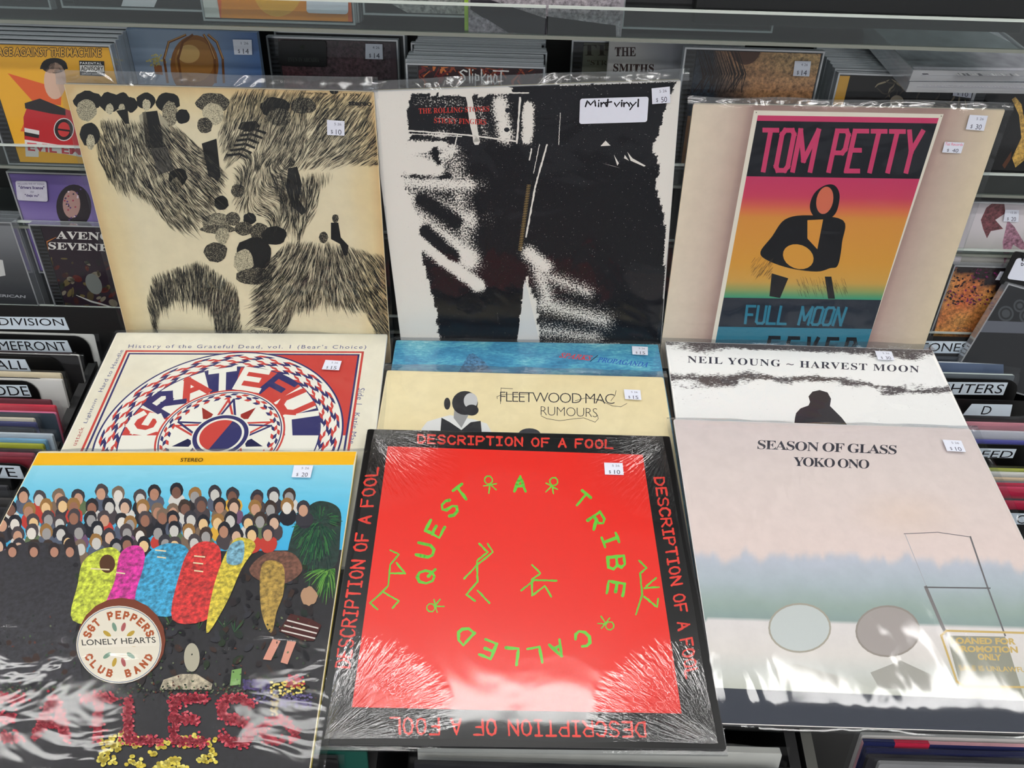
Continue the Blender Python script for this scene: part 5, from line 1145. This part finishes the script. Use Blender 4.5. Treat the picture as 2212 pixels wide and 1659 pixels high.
sh = Sheet(mwR, .0008); P = [sh.P(*p) for p in ((662, 28), (752, 31), (752, -40), (662, -40))]; q = sh.quadmap(P[0], P[1], P[3], P[2]); slab([q(x, y / .75) for x, y in rounded(1, .75, .08, 4)], .0004, .0008, STICK).build('white_sticker', tR, attr=False)
behind(mwR, 2, 'the orange one', 'clear disc cases stacked behind front covers', jx=.004)
disc('grey stone-textured disc case on the top shelf', cpose(785, 32, .802, 'bl'), tl_art('stone'), (60, 58, 60), hinge=False)
pack('grey-pink and black disc pack behind the shelf seam', cpose(1012, 70, .784, 'bl'), tl_art('slant'), (150, 142, 150), d=.012, film=False)
mwS = cpose(1003, 66, .790, 'bl', w_=.004); pack('lime green thin disc pack edge on the top shelf', mwS, None, (164, 200, 70), w_=.0035, d=.02, film=False)
disc('black disc case right of the shelf seam', cpose(1342, 62, .797, 'bl'), None, (22, 20, 22), hinge=False)
mwT = cpose(1500, 50, .786, 'bl', w_=.30, h_=.30); pack('large black box set at the top right', mwT, None, (18, 19, 20), w_=.30, h_=.26, d=.03, name='box_set', cat='box set')

# ================================================================= bins of records below
BN = Vector((0, -.2806, 1)).normalized(); BO = Vector((0, .777, CAMZ - .534))
def bpt(px, py): return on_plane(px, py, BO, BN)
def Bz(Y): return CAMZ - .534 + (Y - .777) * .2806
GB = 'records standing in the bins'
def bin_record(label, px, py, col, Y=None, sleeve=True, thick=.0035, up=.012, face=None, right=True, wd=S):
    p = bpt(px, py) if Y is None else on_y(px, py, Y); xr = p.x if right else p.x + wd
    Rm = Matrix.Rotation(radians(81), 3, 'X'); mw = Matrix.Translation(Vector((xr - wd / 2, p.y, p.z)) - Rm @ Vector((0, S, 0))) @ Rm.to_4x4()
    t = empty('bin_record', mw, label, 'record', GB); m = plain('jacket_%d_%d_%d' % col, col, .5, scale=30, var=.15); f = plain('jacket_%d_%d_%d' % face, face, .5, scale=30, var=.2) if face else m
    slab(rounded(wd, S, .002, 2, -wd / 2, 0), -thick, 0, m, topmat=f).build('jacket', t, attr=False)
    if sleeve:
        b = MB(); n = 24; x0, x1 = -wd / 2 - .004, wd / 2 + .006; V = []
        for zz in (.0012, -thick - .0012):
            for i in range(n + 1):
                x = x0 + (x1 - x0) * i / n; e = up * (.7 + .6 * vn(i * .35, px * .13 + (zz > 0)))
                V += [(x, .18, zz), (x, S - .004, zz), (x, S + e, -thick / 2 + .0025 * (vn(i * .5, py * .11) - .5) + (zz > 0) * .0006)]
        b.v = V
        for k in (0, (n + 1) * 3):
            for i in range(n):
                for r_ in (0, 1): a = k + i * 3 + r_; b.f.append((a, a + 3, a + 4, a + 1) if k == 0 else (a + 1, a + 4, a + 3, a))
        b.m = [0] * len(b.f); b.mats = [FILM]; b.c = [[(1, 1, 1, 1)] * 4] * len(b.f); b.build('plastic_sleeve', t, attr=False, smooth=True)
    return t
def divider(label, px, py, txt=None, quad=None, tq=None, Y=None, wd=.326):
    p = bpt(px, py) if Y is None else on_y(px, py, Y)
    Rm = Matrix.Rotation(radians(83), 3, 'X'); mw = Matrix.Translation(Vector((p.x - wd / 2, p.y, p.z)) - Rm @ Vector((0, .30, 0))) @ Rm.to_4x4()
    t = empty('divider_card', mw, label, 'divider'); slab(rounded(wd, .30, .016, 5, -wd / 2, 0), -.0012, 0, BLACKP).build('card', t, attr=False)
    if txt:
        s = Sheet(mw, .0005); P = [s.P(*k) for k in quad]; o = slab(P[::-1], 0, .0005, plain('label_paper', (206, 218, 230), .45, var=.02)).build('name_label', t, attr=False)
        s = Sheet(mw, .00055); s.T(txt, *tq[:3], (16, 14, 22), tr=tq[3] if len(tq) > 3 else None); s.build('label_lettering', o)
    return t
c7 = crop(0, 640, .25316)
# left column, back to front
divider('black divider under the dark disc cases, its label ending DIVISION', 300, 668, 'JOY DIVISION', q4(c7, (-480, 168), (548, 182), (592, 288), (-440, 274)), (c7(-290, 266), c7(556, 271), c7(-305, 178), c7(530, 193)), Y=.807)
bin_record('dark blue record in a clear sleeve behind the second left divider', 236, 722, (34, 62, 122), Y=bpt(188, 727).y + .006, up=.006)
bin_record('white-edged record just behind the divider labelled with FRONT', 203, 722, (206, 206, 202), up=.001)
divider('black divider labelled with the end of a word in FRONT, left side', 188, 727, 'HOMEFRONT', q4(c7, (-300, 365), (572, 378), (616, 478), (-260, 466)), (c7(-205, 456), c7(585, 466), c7(-220, 378), c7(550, 390)))
bin_record('dark red and black record right behind the divider ending ALL', 152, 764, (40, 24, 28), up=.001)
bin_record('record with a white spine behind the divider ending ALL', 168, 768, (196, 196, 194), face=(24, 22, 24), up=.001)
divider('black divider whose label ends in ALL, left side', 128, 772, 'FALL', q4(c7, (-120, 530), (212, 540), (262, 640), (-90, 630)), (c7(-95, 620), c7(235, 625), c7(-110, 545), c7(205, 550)))
bin_record('cream record in a clear sleeve in front of the divider ending ALL', 130, 808, (216, 202, 172), up=.003)
divider('plain black divider without a label, left side', 108, 818)
bin_record('white record between the plain divider and the ODE divider', 133, 821, (214, 212, 208), up=.001)
divider('black divider whose label ends in ODE, left side', 76, 824, 'DEPECHE MODE', q4(c7, (-900, 745), (228, 760), (268, 858), (-870, 845)), (c7(-850, 830), c7(258, 850), c7(-870, 755), c7(225, 768)))
YD = bpt(76, 824).y
bin_record('black record with a cream top edge behind the ODE divider', 114, 840, (40, 36, 34), Y=YD + .004, sleeve=False, thick=.0025)
bin_record('cream record, taller edge behind the ODE divider', 132, 830, (214, 200, 168), Y=YD + .008, sleeve=False, face=(204, 196, 186), thick=.0025)
for px, py, col, lb, sl, fc in ((108, 866, (96, 24, 38), 'dark red record behind the pink-edged one', False, None),
        (118, 878, (206, 50, 70), 'red-edged record in a milky sleeve behind the pink one', True, None), (119, 893, (214, 116, 150), 'pink-edged record with a slate blue face, left side', True, (54, 66, 78)), (72, 906, (224, 214, 190), 'cream record in front of the pink-edged one', True, None),
        (76, 915, (44, 48, 108), 'navy record in front of the cream one, left side', True, None), (72, 926, (28, 28, 32), 'black record in front of the navy one, left side', True, None), (112, 940, (196, 206, 214), 'pale grey record in a wide wrinkled sleeve, left side', True, None),
        (98, 952, (116, 172, 206), 'sky blue record edge, left side', True, None), (92, 962, (164, 168, 48), 'olive yellow record edge, left side', True, None), (86, 974, (34, 32, 34), 'black record in front of the olive yellow one', False, None), (72, 982, (158, 60, 76), 'dull red record behind the VE divider', True, None),
        (68, 992, (120, 30, 44), 'deep red record nearest behind the VE divider', True, None)):
    bin_record(lb, px, py, col, sleeve=sl, face=fc, up=.007)
divider('black divider whose label ends in VE, left side', 62, 1003, 'FIVE', q4(c7, (-260, 1432), (165, 1452), (210, 1560), (-220, 1540)), (c7(-200, 1528), c7(152, 1544), c7(-225, 1455), c7(118, 1465)))
bin_record('dark grey record in front of the VE divider, at the picture edge', 14, 1052, (54, 54, 58)); bin_record('brown-black record in front of the VE divider, second', 26, 1080, (50, 44, 40)); bin_record('charcoal record in front of the VE divider, third', 16, 1100, (40, 40, 44))
# right column, back to front
c8 = crop(1880, 700, .26523)
divider('black divider whose label ends in ONES, right side', 2132, 730, 'STONES', q4(c8, (300, 138), (828, 143), (798, 241), (270, 232)), (c8(330, 222), c8(782, 226), c8(352, 152), c8(800, 157)), Y=.815)
bin_record('record in a loose clear sleeve in front of the ONES divider', 2150, 775, (52, 58, 66), up=.012)
bin_record('white record with blue tints in front of the ONES divider', 2196, 788, (206, 214, 222), up=.001, face=(88, 104, 132)); bin_record('pale green-white record just behind the GHTERS divider', 2193, 811, (200, 212, 208), up=.002, face=(90, 98, 104))
divider('black divider whose label ends in GHTERS, right side', 2206, 822, 'FOO FIGHTERS', q4(c8, (-200, 466), (1122, 478), (1082, 578), (-230, 566)), (c8(60, 554), c8(1065, 566), c8(88, 480), c8(1098, 492)))
divider('black divider with a taped label D, right side', 2256, 868, 'D', q4(c8, (828, 652), (1158, 658), (1138, 752), (752, 742)), (c8(898, 736), c8(972, 737), c8(925, 668), c8(1000, 669)))
bin_record('pink-tinted record in a wrinkled sleeve behind the EED divider', 2250, 918, (196, 128, 140), up=.010); bin_record('white record behind the blue-violet one, right side', 2252, 936, (190, 192, 200), up=.008); bin_record('blue-violet record with a pale edge behind the EED divider', 2254, 956, (74, 76, 150), up=.003)
divider('black divider whose label ends in EED, right side', 2262, 964, 'REED', q4(c8, (700, 1010), (1192, 1020), (1160, 1092), (680, 1084)), (c8(800, 1086), c8(1145, 1090), c8(830, 1030), c8(1175, 1034)))
for px, py, col, lb in ((2280, 1018, (160, 168, 60), 'yellow-green thin record edge, right side'), (2282, 1026, (206, 208, 206), 'silver-white record in front of the yellow-green one'), (2284, 1038, (206, 182, 150), 'tan thin record edge, right side'), (2286, 1046, (104, 106, 110), 'grey record behind the crimson one'),
        (2288, 1058, (190, 44, 84), 'crimson record in front of the grey one, right side'), (2292, 1084, (34, 34, 38), 'black record in front of the crimson one')):
    bin_record(lb, px, py, col, up=.004, face=(196, 40, 76) if 'crimson' in lb else None)
divider('lowest black divider at the right edge with a partly hidden label', 2312, 1106, 'COCTEAU', q4(c8, (1100, 1540), (1700, 1560), (1700, 1640), (1130, 1630)), (c8(1190, 1625), c8(1690, 1640), c8(1200, 1555), c8(1700, 1570)))
# front edge of the picture
bin_record('white record in a clear sleeve at the bottom middle', 1690, 1628, (214, 214, 208), up=.006, thick=.006); bin_record('black record in front of the white one at the bottom', 1695, 1672, (40, 40, 44), up=.006)
bin_record('white record with a zigzag edge at the bottom right', 1862, 1588, (206, 204, 200), up=.003, right=False)
t = bin_record('record with red, pink and white bands at the bottom right', 1866, 1604, (216, 160, 168), up=.002, right=False, face=(30, 36, 84)); mwx = t.matrix_world.copy(); 
for x0, x1, m in ((-.157, -.13, (34, 40, 84)), (-.13, -.10, (190, 40, 70)), (.03, .10, (190, 40, 70))):
    b = MB(); b.box((x0, S - .0005, -.0036), (x1, S + .0006, .0001), mat=plain('band_%d' % m[0], m, .4)); b.box((x0, S - .02, -.0001), (x1, S, .0006), mat=plain('band_%d' % m[0], m, .4))
    b.build('colour_band', t, attr=False)
for px, py, col, lb in ((1872, 1622, (30, 34, 78), 'navy record in front of the red-banded one'), (1876, 1636, (44, 42, 48), 'black record in front of the navy one at the bottom right'), (1900, 1650, (150, 150, 152), 'grey record in a loose sleeve at the bottom right corner')): bin_record(lb, px, py, col, up=.004, right=False)
bin_record('white record at the bottom, left of the middle bin', 732, 1612, (190, 190, 190), up=.003); bin_record('black record in front of the white one, left of the middle bin', 728, 1640, (26, 26, 28), up=.003)
bin_record('green-edged record further right at the bottom left bin', 792, 1622, (26, 84, 74), up=.001, sleeve=False, wd=.05)
# the bins themselves
WOODB = plain('bin_board', (24, 24, 26), .5, scale=20); PART = plain('bin_partition', (92, 92, 88), .4, scale=20)
for x0, x1, lb in ((-.90, -.515, 'black record bin at the far left'), (-.51, -.125, 'black record bin under the left records, second from left'), (-.12, .268, 'black record bin in the middle'), (.273, .655, 'black record bin at the right')):
    t = empty('record_bin', Matrix.Translation(((x0 + x1) / 2, .3, .62)), lb, 'bin', 'record bins under the display'); inv = t.matrix_world.inverted()
    ya, yb, th, z0 = .05, .855, .010, .502; T_ = lambda Y: Bz(Y) - .035
    def part(nm_, b, m=None): o = b.build(nm_, t, attr=False); o.matrix_parent_inverse = inv; return o
    for xa in (x0, x1 - th):
        b = MB(); P = [(ya, z0), (yb, z0), (yb, T_(yb)), (ya, T_(ya))]
        b.poly([(xa, y, z) for y, z in P][::-1], mat=WOODB); b.poly([(xa + th, y, z) for y, z in P], mat=WOODB)
        for i in range(4): (y, z), (u, v) = P[i], P[(i + 1) % 4]; b.poly([(xa, y, z), (xa, u, v), (xa + th, u, v), (xa + th, y, z)], mat=PART if (i == 2 and xa == .273) else WOODB)
        part('side_board', b)
    b = MB(); q = [(x, y, Bz(y) - .297) for x, y in ((x0 + th, ya + th), (x1 - th, ya + th), (x1 - th, yb - th), (x0 + th, yb - th))]; r = [(x, y, z - .01) for x, y, z in q]
    b.poly(q, mat=WOODB); b.poly(r[::-1], mat=WOODB); part('bottom_board', b)
    b = MB(); b.box((x0 + th, yb - th, z0), (x1 - th, yb, T_(yb)), mat=WOODB); part('back_board', b)
    b = MB(); b.box((x0 + th, ya, z0), (x1 - th, ya + th, T_(ya)), mat=WOODB); part('front_board', b)
b = MB(); b.box((-.90, .07, 0), (.655, .95, .50), mat=WOODB); o = b.build('display_cabinet', None, attr=False); tag(o, 'black cabinet carrying the record bins and the disc rack', 'cabinet')
